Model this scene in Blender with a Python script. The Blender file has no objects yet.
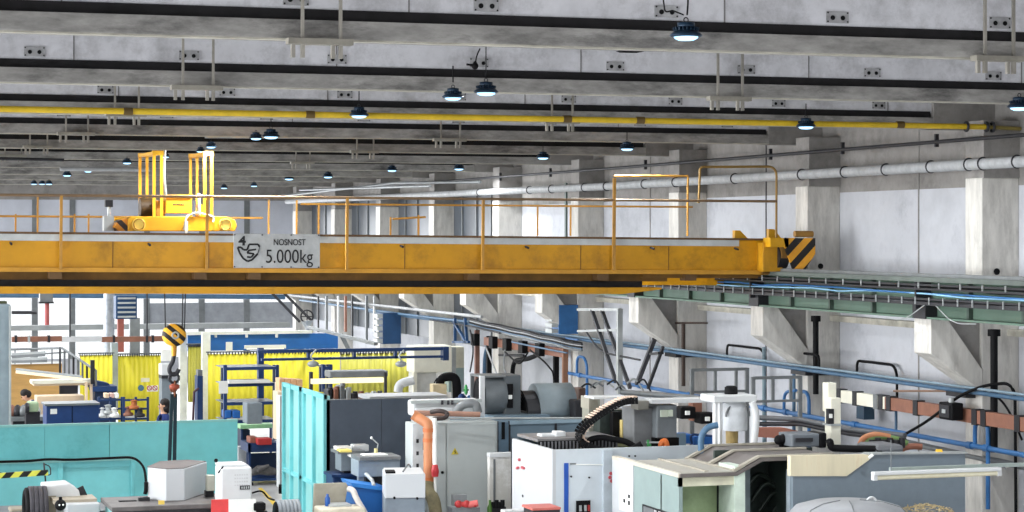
import bpy, math, random
from mathutils import Vector, Matrix
random.seed(7)
scene = bpy.context.scene
COL = scene.collection
H = 5.3                      # eye height above the floor
F = 2198.0                   # focal length in pixels of the 1024 px wide frame
HOR = 235.0                  # row of the horizon
SIN, COS = 712/2310.4, 2198/2310.4

# ------------------------------------------------------------------ measuring helpers (hall axes: X across, Y along, Z up)
def PD(u, v, D):
    a = (u-512)*D/F
    return (D*SIN + a*COS, D*COS - a*SIN, H + (HOR-v)*D/F)
def DY(u, Y): return Y/(COS - (u-512)/F*SIN)
def DX(u, X): return X/(SIN + (u-512)/F*COS)
def PY(u, v, Y): return PD(u, v, DY(u, Y))
def PX(u, v, X): return PD(u, v, DX(u, X))
def XY(u, Y): return PY(u, HOR, Y)[0]
def YX(u, X): return PX(u, HOR, X)[1]

# ------------------------------------------------------------------ materials
def lin(c):
    return tuple(((x/255)/12.92 if x/255 <= .04045 else ((x/255+.055)/1.055)**2.4) for x in c) + (1,)
MATS = {}
def mat(name, rgb, rough=.6, metal=0.0, var=.12, scale=3.0, stain=None, stain_amt=0.0, stain_scale=1.0, bump=0.0, spec=.4, streak=(1,1,1), stain_lo=.5):
    if name in MATS: return MATS[name]
    m = bpy.data.materials.new(name); m.use_nodes = True
    nt = m.node_tree; N = nt.nodes; L = nt.links
    b = N['Principled BSDF']
    b.inputs['Roughness'].default_value = rough; b.inputs['Metallic'].default_value = metal
    b.inputs['Specular IOR Level'].default_value = spec
    tc = N.new('ShaderNodeNewGeometry')
    mp = N.new('ShaderNodeMapping'); mp.inputs['Scale'].default_value = streak
    L.new(tc.outputs['Position'], mp.inputs['Vector'])
    no = N.new('ShaderNodeTexNoise'); no.inputs['Scale'].default_value = scale
    no.inputs['Detail'].default_value = 8; no.inputs['Roughness'].default_value = .65
    L.new(mp.outputs[0], no.inputs['Vector'])
    c = lin(rgb)
    cr = N.new('ShaderNodeValToRGB')
    lo = tuple(x*(1-var*1.6) for x in c[:3])+(1,); hi = tuple(min(1, x*(1+var*1.3)) for x in c[:3])+(1,)
    cr.color_ramp.elements[0].position = .3; cr.color_ramp.elements[0].color = lo
    cr.color_ramp.elements[1].position = .7; cr.color_ramp.elements[1].color = hi
    L.new(no.outputs['Fac'], cr.inputs['Fac'])
    out = cr.outputs['Color']
    if stain:
        n2 = N.new('ShaderNodeTexNoise'); n2.inputs['Scale'].default_value = stain_scale
        n2.inputs['Detail'].default_value = 10; n2.inputs['Roughness'].default_value = .75
        L.new(mp.outputs[0], n2.inputs['Vector'])
        r2 = N.new('ShaderNodeValToRGB')
        r2.color_ramp.elements[0].position = stain_lo; r2.color_ramp.elements[0].color = (0, 0, 0, 1)
        r2.color_ramp.elements[1].position = stain_lo+.2; r2.color_ramp.elements[1].color = (stain_amt,)*3+(1,)
        L.new(n2.outputs['Fac'], r2.inputs['Fac'])
        mx = N.new('ShaderNodeMix'); mx.data_type = 'RGBA'
        L.new(r2.outputs['Color'], mx.inputs[0]); L.new(out, mx.inputs[6]); mx.inputs[7].default_value = lin(stain)
        out = mx.outputs[2]
    L.new(out, b.inputs['Base Color'])
    if bump:
        bp = N.new('ShaderNodeBump'); bp.inputs['Strength'].default_value = bump; bp.inputs['Distance'].default_value = .02
        L.new(no.outputs['Fac'], bp.inputs['Height']); L.new(bp.outputs[0], b.inputs['Normal'])
    MATS[name] = m
    return m
def emit(name, rgb, s):
    if name in MATS: return MATS[name]
    m = bpy.data.materials.new(name); m.use_nodes = True
    N = m.node_tree.nodes; N.clear()
    o = N.new('ShaderNodeOutputMaterial'); e = N.new('ShaderNodeEmission')
    e.inputs[0].default_value = lin(rgb); e.inputs[1].default_value = s
    m.node_tree.links.new(e.outputs[0], o.inputs[0]); MATS[name] = m
    return m
def glass(name, rgb, clear=.9):
    if name in MATS: return MATS[name]
    m = bpy.data.materials.new(name); m.use_nodes = True
    nt = m.node_tree; N = nt.nodes; N.clear()
    o = N.new('ShaderNodeOutputMaterial'); t = N.new('ShaderNodeBsdfTransparent'); g = N.new('ShaderNodeBsdfPrincipled')
    t.inputs[0].default_value = (1, 1, 1, 1); g.inputs['Base Color'].default_value = lin(rgb); g.inputs['Roughness'].default_value = .15
    mx = N.new('ShaderNodeMixShader'); mx.inputs[0].default_value = 1-clear
    nt.links.new(t.outputs[0], mx.inputs[1]); nt.links.new(g.outputs[0], mx.inputs[2]); nt.links.new(mx.outputs[0], o.inputs[0])
    MATS[name] = m
    return m
def striped(name, a, b, direction, period, duty=.5):
    """diagonal warning stripes in object space of the hall"""
    if name in MATS: return MATS[name]
    m = mat(name, a, .5)
    nt = m.node_tree; N = nt.nodes; L = nt.links
    g = N.new('ShaderNodeNewGeometry'); d = N.new('ShaderNodeVectorMath'); d.operation = 'DOT_PRODUCT'
    L.new(g.outputs['Position'], d.inputs[0]); d.inputs[1].default_value = Vector(direction).normalized()/period
    f = N.new('ShaderNodeMath'); f.operation = 'FRACT'; L.new(d.outputs['Value'], f.inputs[0])
    gt = N.new('ShaderNodeMath'); gt.operation = 'GREATER_THAN'; gt.inputs[1].default_value = duty; L.new(f.outputs[0], gt.inputs[0])
    mx = N.new('ShaderNodeMix'); mx.data_type = 'RGBA'; L.new(gt.outputs[0], mx.inputs[0])
    bs = N['Principled BSDF']; src = bs.inputs['Base Color'].links[0].from_socket
    L.new(src, mx.inputs[6]); mx.inputs[7].default_value = lin(b); L.new(mx.outputs[2], bs.inputs['Base Color'])
    return m

# ------------------------------------------------------------------ mesh builder
class MB:
    def __init__(s): s.v = []; s.f = []; s.sm = []
    def _add(s, vs, fs, sm=False):
        n = len(s.v); s.v += [tuple(p) for p in vs]
        for k in fs: s.f.append(tuple(i+n for i in k)); s.sm.append(sm)
        return s
    def box(s, x0, x1, y0, y1, z0, z1):
        x0, x1 = sorted((x0, x1)); y0, y1 = sorted((y0, y1)); z0, z1 = sorted((z0, z1))
        return s._add([(x0,y0,z0),(x1,y0,z0),(x1,y1,z0),(x0,y1,z0),(x0,y0,z1),(x1,y0,z1),(x1,y1,z1),(x0,y1,z1)],
                      [(0,3,2,1),(4,5,6,7),(0,1,5,4),(1,2,6,5),(2,3,7,6),(3,0,4,7)])
    def fbox(s, u0, u1, v0, v1, D, dy, D_is_Y=False):
        """box whose front (camera side) face spans the given frame rectangle at its own real distance"""
        uc = (u0+u1)/2; Y = D if D_is_Y else PD(uc, 0, D)[1]; d = DY(uc, Y)
        return s.box(XY(u0, Y), XY(u1, Y), Y, Y+dy, H+(HOR-v0)*d/F, H+(HOR-v1)*d/F)
    def bar(s, p0, p1, w, h=None):
        h = h or w; p0 = Vector(p0); p1 = Vector(p1); d = (p1-p0).normalized()
        up = Vector((0,0,1)) if abs(d.z) < .95 else Vector((0,1,0))
        a = d.cross(up).normalized()*w/2; b = a.cross(d).normalized()*h/2
        vs = [p+q for p in (p0, p1) for q in (-a-b, a-b, a+b, -a+b)]
        return s._add(vs, [(3,2,1,0),(4,5,6,7),(0,1,5,4),(1,2,6,5),(2,3,7,6),(3,0,4,7)])
    def tube(s, pts, r, seg=8, cap=True):
        pts = [Vector(p) for p in pts]; n = len(pts); rr = r if isinstance(r, (list, tuple)) else [r]*n
        vs = []; a = None
        for i, p in enumerate(pts):
            t = ((pts[min(i+1, n-1)]-p).normalized() + (p-pts[max(i-1, 0)]).normalized()).normalized()
            if a is None:
                up = Vector((0,0,1)) if abs(t.z) < .9 else Vector((0,1,0)); a = t.cross(up).normalized()
            else: a = (a - t*a.dot(t)).normalized()
            b = t.cross(a)
            vs += [p + (a*math.cos(k*2*math.pi/seg)+b*math.sin(k*2*math.pi/seg))*rr[i] for k in range(seg)]
        fs = [(i*seg+k, i*seg+(k+1)%seg, (i+1)*seg+(k+1)%seg, (i+1)*seg+k) for i in range(n-1) for k in range(seg)]
        s._add(vs, fs, True)
        if cap:
            s._add(vs[:seg], [tuple(range(seg))[::-1]]); s._add(vs[-seg:], [tuple(range(seg))])
        return s
    def cyl(s, p0, p1, r0, r1=None, seg=20): return s.tube([p0, p1], [r0, r1 if r1 is not None else r0], seg)
    def prism(s, poly, axis, a0, a1):
        """poly of 2-d points extruded along axis: 'x' -> (y,z), 'y' -> (x,z), 'z' -> (x,y)"""
        def P(p, a): return {'x': (a, p[0], p[1]), 'y': (p[0], a, p[1]), 'z': (p[0], p[1], a)}[axis]
        n = len(poly); vs = [P(p, a0) for p in poly] + [P(p, a1) for p in poly]
        area = sum(poly[i][0]*poly[(i+1)%n][1]-poly[(i+1)%n][0]*poly[i][1] for i in range(n))
        flip = (area > 0) != (axis == 'y') 
        if a1 < a0: flip = not flip
        fs = [tuple(range(n))[::-1], tuple(range(n, 2*n))] + [(i, (i+1)%n, (i+1)%n+n, i+n) for i in range(n)]
        if not flip: fs = [f[::-1] for f in fs]
        return s._add(vs, fs)
    def lathe(s, prof, o, seg=24, axis='z'):
        vs = []; n = len(prof)
        for (r, h) in prof:
            for k in range(seg):
                c, q = r*math.cos(k*2*math.pi/seg), r*math.sin(k*2*math.pi/seg)
                p = {'z': (c, q, h), 'y': (c, h, -q), 'x': (h, c, q)}[axis]
                vs.append((o[0]+p[0], o[1]+p[1], o[2]+p[2]))
        fs = [(i*seg+k, i*seg+(k+1)%seg, (i+1)*seg+(k+1)%seg, (i+1)*seg+k) for i in range(n-1) for k in range(seg)]
        s._add(vs, fs, True)
        s._add(vs[:seg], [tuple(range(seg))[::-1]]); s._add(vs[-seg:], [tuple(range(seg))])
        return s
    def ball(s, c, r, sz=(1,1,1), seg=14, rings=8):
        prof = [(max(1e-4, math.sin(i*math.pi/rings))*r, -math.cos(i*math.pi/rings)*r) for i in range(rings+1)]
        m = MB().lathe(prof, (0,0,0), seg)
        return s._add([(c[0]+x*sz[0], c[1]+y*sz[1], c[2]+z*sz[2]) for x, y, z in m.v], m.f, True)
    def ring(s, c, R, r, axis='y', seg=16, a0=0, a1=2*math.pi):
        pts = []
        for k in range(seg+1):
            t = a0+(a1-a0)*k/seg; p, q = R*math.cos(t), R*math.sin(t)
            pts.append({'y': (c[0]+p, c[1], c[2]+q), 'x': (c[0], c[1]+p, c[2]+q), 'z': (c[0]+p, c[1]+q, c[2])}[axis])
        return s.tube(pts, r, 6, False)
    def build(s, name, m, parent=None, bevel=0, label=None):
        o0 = Vector(parent.get('_o', (0,0,0))) if parent else Vector((0,0,0))
        if not parent:
            xs, ys, zs = zip(*s.v); o0 = Vector(((min(xs)+max(xs))/2, (min(ys)+max(ys))/2, min(zs)))
        me = bpy.data.meshes.new(name)
        me.from_pydata([tuple(Vector(p)-o0) for p in s.v], [], s.f); me.update()
        me.polygons.foreach_set('use_smooth', s.sm)
        o = bpy.data.objects.new(name, me); COL.objects.link(o)
        for q in (m if isinstance(m, (list, tuple)) else [m]): me.materials.append(q)
        if parent:
            o.parent = parent; o['_o'] = tuple(o0)
        else:
            o.location = o0; o['_o'] = tuple(o0)
        if bevel:
            b = o.modifiers.new('bevel', 'BEVEL'); b.width = bevel; b.segments = 2; b.limit_method = 'ANGLE'
        if label: o['label'] = label
        return o
def tag(o, label, cat, group=None, kind=None):
    if label: o['label'] = label
    if cat: o['category'] = cat
    if group: o['group'] = group
    if kind: o['kind'] = kind
    return o
def thing(name, label, cat, loc, group=None):
    o = bpy.data.objects.new(name, None); COL.objects.link(o); o.location = loc; o['_o'] = tuple(loc)
    o.empty_display_size = .1
    return tag(o, label, cat, group)
def struct(o): o['kind'] = 'structure'; return o
def copy_tree(o, parent=None):
    c = o.copy(); COL.objects.link(c); c.parent = parent
    for ch in list(o.children): copy_tree(ch, c)
    return c
def text(name, body, size, loc, m, parent, width=None, face='-y', ext=.004, bold=0, shear=0):
    cu = bpy.data.curves.new(name, 'FONT'); cu.body = body; cu.size = size; cu.extrude = ext; cu.offset = bold; cu.shear = shear
    cu.align_x = 'CENTER'; cu.align_y = 'CENTER'
    t = bpy.data.objects.new(name, cu); COL.objects.link(t)
    bpy.context.view_layer.update()
    me = bpy.data.meshes.new_from_object(t.evaluated_get(bpy.context.evaluated_depsgraph_get()))
    bpy.data.objects.remove(t)
    xs = [v.co.x for v in me.vertices]; k = width/(max(xs)-min(xs)) if width else 1
    ox = (max(xs)+min(xs))/2
    o0 = Vector(parent.get('_o', (0,0,0)))
    for v in me.vertices:
        x, y, z = (v.co.x-ox)*k, v.co.y, v.co.z
        p = Vector((x, -z, y)) if face == '-y' else Vector((-z, -x, y))
        v.co = p + Vector(loc) - o0
    me.materials.clear(); me.materials.append(m)
    o = bpy.data.objects.new(name, me); COL.objects.link(o); o.parent = parent; o['_o'] = tuple(o0)
    return o
def arc(pts, n=6, k=.5):
    """round the corners of a polyline"""
    pts = [Vector(p) for p in pts]; out = [pts[0]]
    for i in range(1, len(pts)-1):
        a, b, c = pts[i-1], pts[i], pts[i+1]
        d = min((a-b).length, (c-b).length)*k
        p0 = b+(a-b).normalized()*d; p1 = b+(c-b).normalized()*d
        for j in range(n+1):
            t = j/n; out.append((p0*(1-t)+b*t)*(1-t)+(b*(1-t)+p1*t)*t)
    out.append(pts[-1]); return out

# ------------------------------------------------------------------ palette
conc_light = mat('concrete_web', (208,208,213), .85, var=.10, scale=2.6, stain=(110,108,110), stain_amt=.5, stain_scale=1.7, bump=.2, stain_lo=.47)
conc_band = mat('concrete_flange', (152,150,147), .9, var=.26, scale=3.5, stain=(40,38,40), stain_amt=.8, stain_scale=1.0, bump=.3, streak=(.7,1,2.2), stain_lo=.5)
conc_soffit = mat('concrete_edge', (176,172,160), .85, var=.2, scale=4)
conc_dark = mat('joint_and_shade_dark', (26,25,27), .9, var=.3, scale=5)
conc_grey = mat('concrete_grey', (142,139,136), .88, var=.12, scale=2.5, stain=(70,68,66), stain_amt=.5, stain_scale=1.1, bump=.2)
conc_col = mat('concrete_column', (206,203,197), .85, var=.12, scale=3, stain=(110,106,102), stain_amt=.5, stain_scale=1.6, bump=.2, streak=(2,2,.5))
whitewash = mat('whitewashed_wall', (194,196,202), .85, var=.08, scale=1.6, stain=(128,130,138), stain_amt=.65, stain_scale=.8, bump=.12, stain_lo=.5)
steel_dark = mat('dark_steel', (46,46,50), .5, .3, var=.2)
steel_grey = mat('grey_steel', (120,124,126), .45, .3, var=.15)
steel_pale = mat('pale_steel', (172,176,176), .4, .3, var=.12)
zinc = mat('zinc_conduit', (164,166,168), .6, .0, var=.15, scale=6)
black = mat('black_paint', (19,19,21), .6, var=.2, spec=.12)
rubber = mat('black_rubber', (18,18,20), .75, var=.2, spec=.12)
yellow = mat('crane_yellow', (204,146,14), .45, var=.1, scale=1.2, stain=(120,80,20), stain_amt=.6, stain_scale=1.6)
yellow_b = mat('trolley_yellow', (206,152,18), .45, var=.06)
yellow_rail = mat('railing_yellow', (190,140,60), .5, var=.15, stain=(90,70,50), stain_amt=.6, stain_scale=3)
brown_yel = mat('brown_yellow', (120,86,34), .6, var=.2)
pipe_yel = mat('gas_pipe_yellow', (214,180,40), .5, var=.12, scale=5)
green_beam = mat('green_runway_paint', (88,112,98), .55, var=.15, scale=2, stain=(60,70,64), stain_amt=.5)
blue_pipe = mat('blue_pipe_paint', (48,104,160), .4, var=.12, scale=5)
blue_dk = mat('slate_blue_pipe', (72,104,132), .45, var=.15, scale=5)
navy = mat('navy_paint', (24,54,100), .45, var=.12)
blue_br = mat('bright_blue', (34,98,172), .45, var=.08)
turq = mat('turquoise_paint', (114,192,197), .5, var=.06, scale=1.5, stain=(70,150,152), stain_amt=.5, stain_scale=2)
turq_l = mat('turquoise_light', (138,192,190), .5, var=.06)
slate = mat('slate_panel', (78,86,98), .6, var=.08)
mach_white = mat('machine_white', (192,195,198), .4, var=.04, scale=2, stain=(180,184,188), stain_amt=.5)
mach_grey = mat('machine_light_grey', (174,180,179), .45, var=.05, scale=2, stain=(150,156,158), stain_amt=.4)
mach_blue = mat('machine_blue_grey', (112,132,146), .45, var=.06, scale=2)
mach_green = mat('machine_grey_green', (136,153,151), .45, var=.05)
mach_mid = mat('machine_mid_grey', (112,118,124), .5, var=.1)
cream = mat('cream_paint', (232,229,212), .5, var=.05)
brown_bus = mat('brown_busbar', (136,92,74), .55, var=.14, scale=4)
curtain_y = mat('yellow_curtain', (238,224,62), .5, var=.05, scale=1.0, streak=(6,6,.3))
curtain_g = mat('green_yellow_curtain', (196,190,84), .5, var=.2, scale=1.2, streak=(10,10,.4))
wood = mat('plywood', (196,154,92), .6, var=.12, scale=1.4, streak=(1,1,5))
wood_p = mat('pale_wood', (220,196,166), .6, var=.08)
paper = mat('white_paper', (236,236,232), .7, var=.03)
red = mat('red_plastic', (172,48,48), .45, var=.08)
orange = mat('orange_pipe', (194,128,88), .45, var=.08)
olive = mat('olive_hose', (120,112,84), .7, var=.2, scale=10)
green_p = mat('green_plastic', (70,160,90), .5, var=.1)
skin = mat('skin', (206,160,132), .6, var=.04)
hair = mat('dark_hair', (30,26,26), .7, var=.2, scale=30)
workwear = mat('blue_workwear', (38,56,116), .8, var=.15, scale=8)
lamp_blue = mat('lamp_housing', (24,46,66), .4, .4, var=.15)
lamp_glow = emit('lamp_glow', (172,220,255), 2.6)
tube_glow = emit('fluorescent_tube', (255,243,208), 1.5)
floor_m = mat('grey_floor_paint', (176,176,176), .35, var=.12, scale=1.5, stain=(100,100,102), stain_amt=.5)
rust_cream = mat('rust_streaked_cream', (216,206,178), .6, var=.06, stain=(170,120,70), stain_amt=.6, stain_scale=3, streak=(2.2,2.2,.22), stain_lo=.56)
hood_m = mat('hood_brown_grey', (104,98,95), .6, var=.1, scale=4)
hood_rib = mat('hood_rib_beige', (164,158,145), .55, var=.08)
clear_glass = glass('window_glass', (225,235,240), .85)
dark_glass = mat('dark_window_glass', (70,76,84), .3, var=.2, scale=1.2)
green_glass = mat('oily_green_window', (170,190,146), .25, var=.2, scale=1.5)
dark_in = mat('dark_machine_interior', (48,58,54), .4, var=.5, scale=2.5)
white_p = mat('white_paint', (208,210,211), .45, var=.03)
# ================================================================== THE HALL
XW, XP = 17.5, 16.87            # right wall face, pilaster face
YB = 79.0                       # back wall
ZB = H+1.625                    # underside of roof beams
ZR = H+2.75                     # roof slab
struct(MB().box(-3.2, 18, -1, 84, -.2, 0).build('floor', floor_m))
# right wall: whitewashed below, precast above in grey that paints the shade there
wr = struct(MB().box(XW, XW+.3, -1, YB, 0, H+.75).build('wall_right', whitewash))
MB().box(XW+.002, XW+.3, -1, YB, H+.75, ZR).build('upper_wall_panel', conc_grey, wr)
for i, y in enumerate((14.3, 20.3, 26.3, 32.3, 38.3, 44.3)):        # vertical joints between precast panels
    MB().box(XW-.012, XW+.01, y, y+.03, 0, ZR).build('panel_joint', steel_dark if i % 3 == 1 else conc_grey, wr)
# lintel ledge on the wall at runway level
struct(MB().box(XW-.2, XW, -1, YB, H-1.52, H-1.42).build('trim_1', conc_soffit))
cols = [11.2+6*k for k in range(12)]
for y in cols:
    p = MB().box(XP, XW, y, y+.5, 0, H+.86)
    p.build('pilaster', conc_col, wr, .015)
    MB().box(XP+.02, XW, y-.02, y+.52, H+.86, ZB+.1).build('pilaster_head', conc_grey, wr)  # grey colour stands in for shade on the pilaster top
    # corbel: a stubby raking bracket, with a recessed web behind it
    c = MB().prism([(16.0,H-1.25),(16.0,H-1.77),(16.14,H-1.86),(XP,H-2.35),(XP,H-2.02),(16.28,H-1.25)], 'y', y-.02, y+.5)
    c.build('corbel', conc_col, wr, .012)
    MB().prism([(16.2,H-1.27),(16.27,H-1.3),(XP,H-2.2),(XP,H-1.27)], 'y', y+.07, y+.43).build('corbel_web', conc_grey, wr)
    MB().cyl((17.12,y-.012,H-.55), (17.12,y+.02,H-.55), .05).build('pilaster_hole', black, wr)
# back wall: glazed between slim piers
wb = struct(MB().box(-3.2, XW, YB, YB+.3, 0, .9).build('wall_back', whitewash))
MB().box(-3.2, XW, YB, YB+.3, H+1.25, ZR).build('lintel', conc_grey, wb)
bx = [XY(u, YB) for u in (-120, -60, 35, 72.5, 147, 202, 247, 300)]
for i in range(len(bx)-1):
    w = struct(MB().box(bx[i], bx[i+1], YB+.12, YB+.13, .9, H+1.25).build('window_%d' % (i+1), clear_glass))
    MB().box(bx[i]-.1, bx[i]+.1, YB, YB+.2, .9, H+1.25).build('mullion', steel_grey, w)
    MB().box(bx[i], bx[i+1], YB+.02, YB+.18, H-.55, H-.3).build('transom', steel_grey, w)
    if i > 3: MB().box(bx[i]+.1, bx[i+1]-.1, YB+.03, YB+.1, H-3.4, H-2.45).build('grey_infill_panel', mat('infill_grey',(150,154,160),.5), w)
    MB().box(bx[i]+.1, bx[i+1]-.1, YB+.03, YB+.1, H-.3, H+1.25).build('upper_panel', mat('infill_light',(196,200,210),.6,var=.1,scale=.6), w)
MB().box(bx[-1]-.1, XW, YB, YB+.3, .9, H+1.25).build('end_pier', conc_grey, wb)
# dark glazed bays high in the far part of the right wall
for i, y in enumerate((54.3, 60.3, 66.3, 72.3)):
    w = struct(MB().box(XW-.04, XW-.01, y, y+5.3, H-3.0, H+1.2).build('window_%d' % (i+10), dark_glass))
    for k in range(1, 4): MB().box(XW-.08, XW-.03, y+k*1.33-.03, y+k*1.33+.03, H-3.0, H+1.2).build('mullion', steel_grey, w)
    MB().box(XW-.08, XW-.03, y, y+5.3, H-.6, H-.5).build('transom', steel_grey, w)
# left wall with its long window band, and the wall behind the camera
wl = struct(MB().box(-3.2, -3, -1, YB, 0, 1.6).build('wall_left', whitewash))
MB().box(-3.2, -3, -1, YB, H+1.3, ZR).build('lintel', conc_grey, wl)
for k in range(13):
    y = -1+6.15*k
    MB().box(-3.2, -2.9, y, y+.5, 1.6, H+1.3).build('pier', conc_col, wl)
    w = struct(MB().box(-3.1, -3.09, y+.5, y+6.15, 1.6, H+1.3).build('window_%d' % (k+20), clear_glass))
wf = struct(MB().box(-3.2, XW, -1.3, -1, 0, 1.6).build('wall_front', whitewash))
MB().box(-3.2, XW, -1.3, -1, H+1.3, ZR).build('lintel', conc_grey, wf)
struct(MB().box(-3.0, XW, -1.15, -1.14, 1.6, H+1.3).build('window_40', clear_glass))
# ceiling: slab on deep transverse beams, each with a bottom flange and a dark joint above it
ce = struct(MB().box(-3.2, XW+.3, -1.3, YB+.3, ZR, ZR+.2).build('ceiling', conc_grey))
beams = [11.9+6*k for k in range(11)]
for bi, y in enumerate(beams):
    MB().box(-3, 16.45, y+.08, y+.2, H+1.86, ZR).build('beam_web', conc_light, ce)
    MB().box(-3, 16.42, y+.065, y+.2, H+1.785, H+1.885).build('beam_joint', conc_dark, ce)
    m = MB().prism([(y,ZB+.012),(y+.012,ZB),(y+.24,ZB),(y+.24,H+1.79),(y+.02,H+1.79)], 'x', -3, 16.45)
    m.build('beam_flange', conc_band, ce)
    MB().box(-3, 16.45, y+.004, y+.12, ZB-.006, ZB+.006).build('beam_edge', conc_soffit, ce)
    MB().box(16.45, XW, y, y+.5, ZB, ZR).build('beam_end_block', conc_grey, ce)
    for k in range(6):
        xj = 1.2+2.9*k+(bi%3)*.8
        if xj < 16: MB().box(xj, xj+.012, y+.072, y+.09, H+1.88, ZR).build('web_joint', mat('joint_grey',(120,118,118),.9), ce)
    if bi > 6: continue
    x = -1.05 + (.0 if bi % 2 else .12)
    n = 0
    while x < 16:
        if n % 1 == 0 and bi < 6:
            zc = H+1.965
            MB().box(x-.11, x+.11, y+.066, y+.085, zc-.052, zc+.052).build('anchor_plate', mat('plate_grey',(158,158,160),.7,var=.2,scale=6), ce)
            hs = MB()
            for dx in (-.05, .05): hs.cyl((x+dx,y+.06,zc-.005), (x+dx,y+.07,zc-.005), .022, seg=12)
            for dx in (-.098, .098):
                for dz in (-.04, .04): hs.cyl((x+dx,y+.06,zc+dz), (x+dx,y+.07,zc+dz), .008, seg=6)
            hs.build('anchor_hole', black, ce)
        x += 1.66; n += 1

# ------------------------------------------------------------------ crane runway along the right wall
XR = 16.15
rb = thing('crane_runway_beam', 'long green steel crane runway beam with grey top rail resting on the concrete corbels', 'runway beam', (XR, 40, H-1.2))
MB().box(XR-.02, XR+.02, 5, YB, H-1.23, H-.70).build('web', green_beam, rb)
MB().box(XR-.2, XR+.2, 5, YB, H-.70, H-.63).build('top_flange', mat('flange_grey_green',(92,100,95),.6,var=.15), rb)
MB().box(XR-.2, XR+.2, 5, YB, H-1.25, H-1.22).build('bottom_flange', green_beam, rb)
MB().box(XR-.06, XR+.06, 5, YB, H-.63, H-.58).build('rail', steel_grey, rb)
for k in range(38):
    y = 20.7+1.5*k
    MB().box(XR-.09, XR-.02, y-.03, y+.03, H-1.22, H-.70).build('stiffener', mat('green_runway_dark',(70,84,76),.6), rb)
for y in cols:
    MB().box(XR-.22, XR+.17, y+.02, y+.42, H-1.25, H-1.02).build('bearing_block', steel_dark, rb)
tr = thing('cable_tray', 'dark cable tray full of black and bright blue cables running along the green runway beam', 'cable tray', (15.85, 40, H-1.1))
for z in (H-.74, H-.8, H-.95, H-1.01):
    MB().box(15.83, 15.86, 8, 78, z-.015, z+.015).build('side_rail', steel_dark, tr)
MB().box(15.83, 15.95, 8, 78, H-1.04, H-1.025).build('tray_floor', steel_dark, tr)
r = random.Random(3)
for j, (zz, rad, mm, nm) in enumerate(((H-.86,.016,blue_pipe,'blue_cable'),(H-.89,.013,mat('pale_blue_cable',(130,176,206),.4),'pale_blue_cable'),(H-.80,.02,rubber,'black_cable'),
                                  (H-.96,.024,rubber,'black_cable'),(H-.98,.018,steel_dark,'black_cable'),(H-1.01,.018,steel_grey,'grey_cable'),(H-.77,.02,rubber,'black_cable'))):
    pts = [(15.87+r.uniform(-.025,.03), 8+k*1.0, zz+r.uniform(-.022,.022)) for k in range(71)]
    MB().tube(pts, rad, 6).build(nm, mm, tr)
for k in range(64):
    y = 10+k*.62
    MB().box(15.81, 15.83, y, y+.014, H-.79, H-.70).build('rail_clip', steel_pale, tr)
for k in range(90):
    y = 10+k*.42
    MB().box(15.81, 15.83, y, y+.012, H-1.03, H-.92).build('lower_clip', steel_pale, tr)
for y in cols:
    MB().box(15.84, 16.1, y+.15, y+.19, H-1.1, H-.7).build('tray_bracket', steel_dark, tr)
# loose drooping wires under the tray
for i, (u0, u1, v) in enumerate(((886, 926, 300), (936, 976, 302))):
    a = PX(u0, v+18 if i == 0 else v+4, 15.84); b = PX(u1, v+4 if i == 0 else v+22, 15.84)
    mid = ((a[0]+b[0])/2-.04, (a[1]+b[1])/2, min(a[2], b[2])-.02)
    tag(MB().tube(arc([a, mid, b]), .008, 6).build('loose_wire', steel_pale),
        ('thin pale wire drooping to the left of the nearest concrete corbel' if i == 0 else 'thin pale wire drooping to the right of the nearest concrete corbel'), 'wire')

# ================================================================== OVERHEAD CRANE
YC = 34.9
X0, X1 = 1.2, XY(770, YC)
TILT = .0088                     # the bridge sags a little towards the right rail
def PYc(u, v, Y):
    p = PY(u, v, Y); return (p[0], p[1], p[2]+(p[0]-3)*TILT)
cr = thing('overhead_crane', 'yellow overhead travelling crane bridge spanning the hall with walkway railing', 'crane', (3, YC, H-.9))
MB().box(X0, X1, YC, YC+.6, H-.50, H+.02).build('girder', yellow, cr, .006)
MB().box(X0, X1-.6, YC-.02, YC+.3, H-.085, H+.02).build('walkway_kerb', mat('kerb_grey_white',(196,200,200),.5,var=.1), cr)
MB().box(X0, X1, YC-.05, YC+.62, H+.02, H+.055).build('walkway_plate', mat('rusty_brown',(104,78,52),.6,var=.2), cr)
MB().box(X0, X1, YC-.07, YC+.6, H-.57, H-.50).build('ledge', mat('ledge_yellow',(196,142,44),.5,var=.12), cr)
XE = XY(672, YC)
MB().box(X0, XE, YC+.22, YC+.26, H-.70, H-.57).build('lower_web', brown_yel, cr)  # brown instead of yellow: shade under the box put into the colour
MB().box(X0, XE-.5, YC+.12, YC+.24, H-.805, H-.695).build('web_shade_strip', conc_dark, cr)  # added black strip standing for shade and dark paint on the web
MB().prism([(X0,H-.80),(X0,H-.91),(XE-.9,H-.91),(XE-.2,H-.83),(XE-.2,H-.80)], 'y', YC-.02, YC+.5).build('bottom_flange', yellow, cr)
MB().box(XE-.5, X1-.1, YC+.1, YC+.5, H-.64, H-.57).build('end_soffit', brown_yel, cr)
# second girder behind
MB().box(X0, X1, YC+2.0, YC+2.5, H-.8, H-.02).build('far_girder', yellow, cr)
# stiffening seams and little brackets on the front plate
for u in (112, 208, 300, 404, 580, 668):
    x = XY(u, YC); MB().box(x, x+.012, YC-.006, YC+.01, H-.5, H-.09).build('plate_seam', brown_yel, cr)
for u in (55, 200, 254, 473, 602, 690):
    x = XY(u, YC); MB().box(x-.1, x+.1, YC-.04, YC+.22, H-.68, H-.57).build('post_bracket', mat('bracket_brown',(96,70,40),.6), cr)
for u in (10, 148, 400, 525, 650, 734):
    x = XY(u, YC)
    g = MB().cyl((x, YC-.02, H-.12), (x, YC-.16, H-.14), .02, seg=8)
    g.build('lug', steel_dark, cr)
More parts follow.
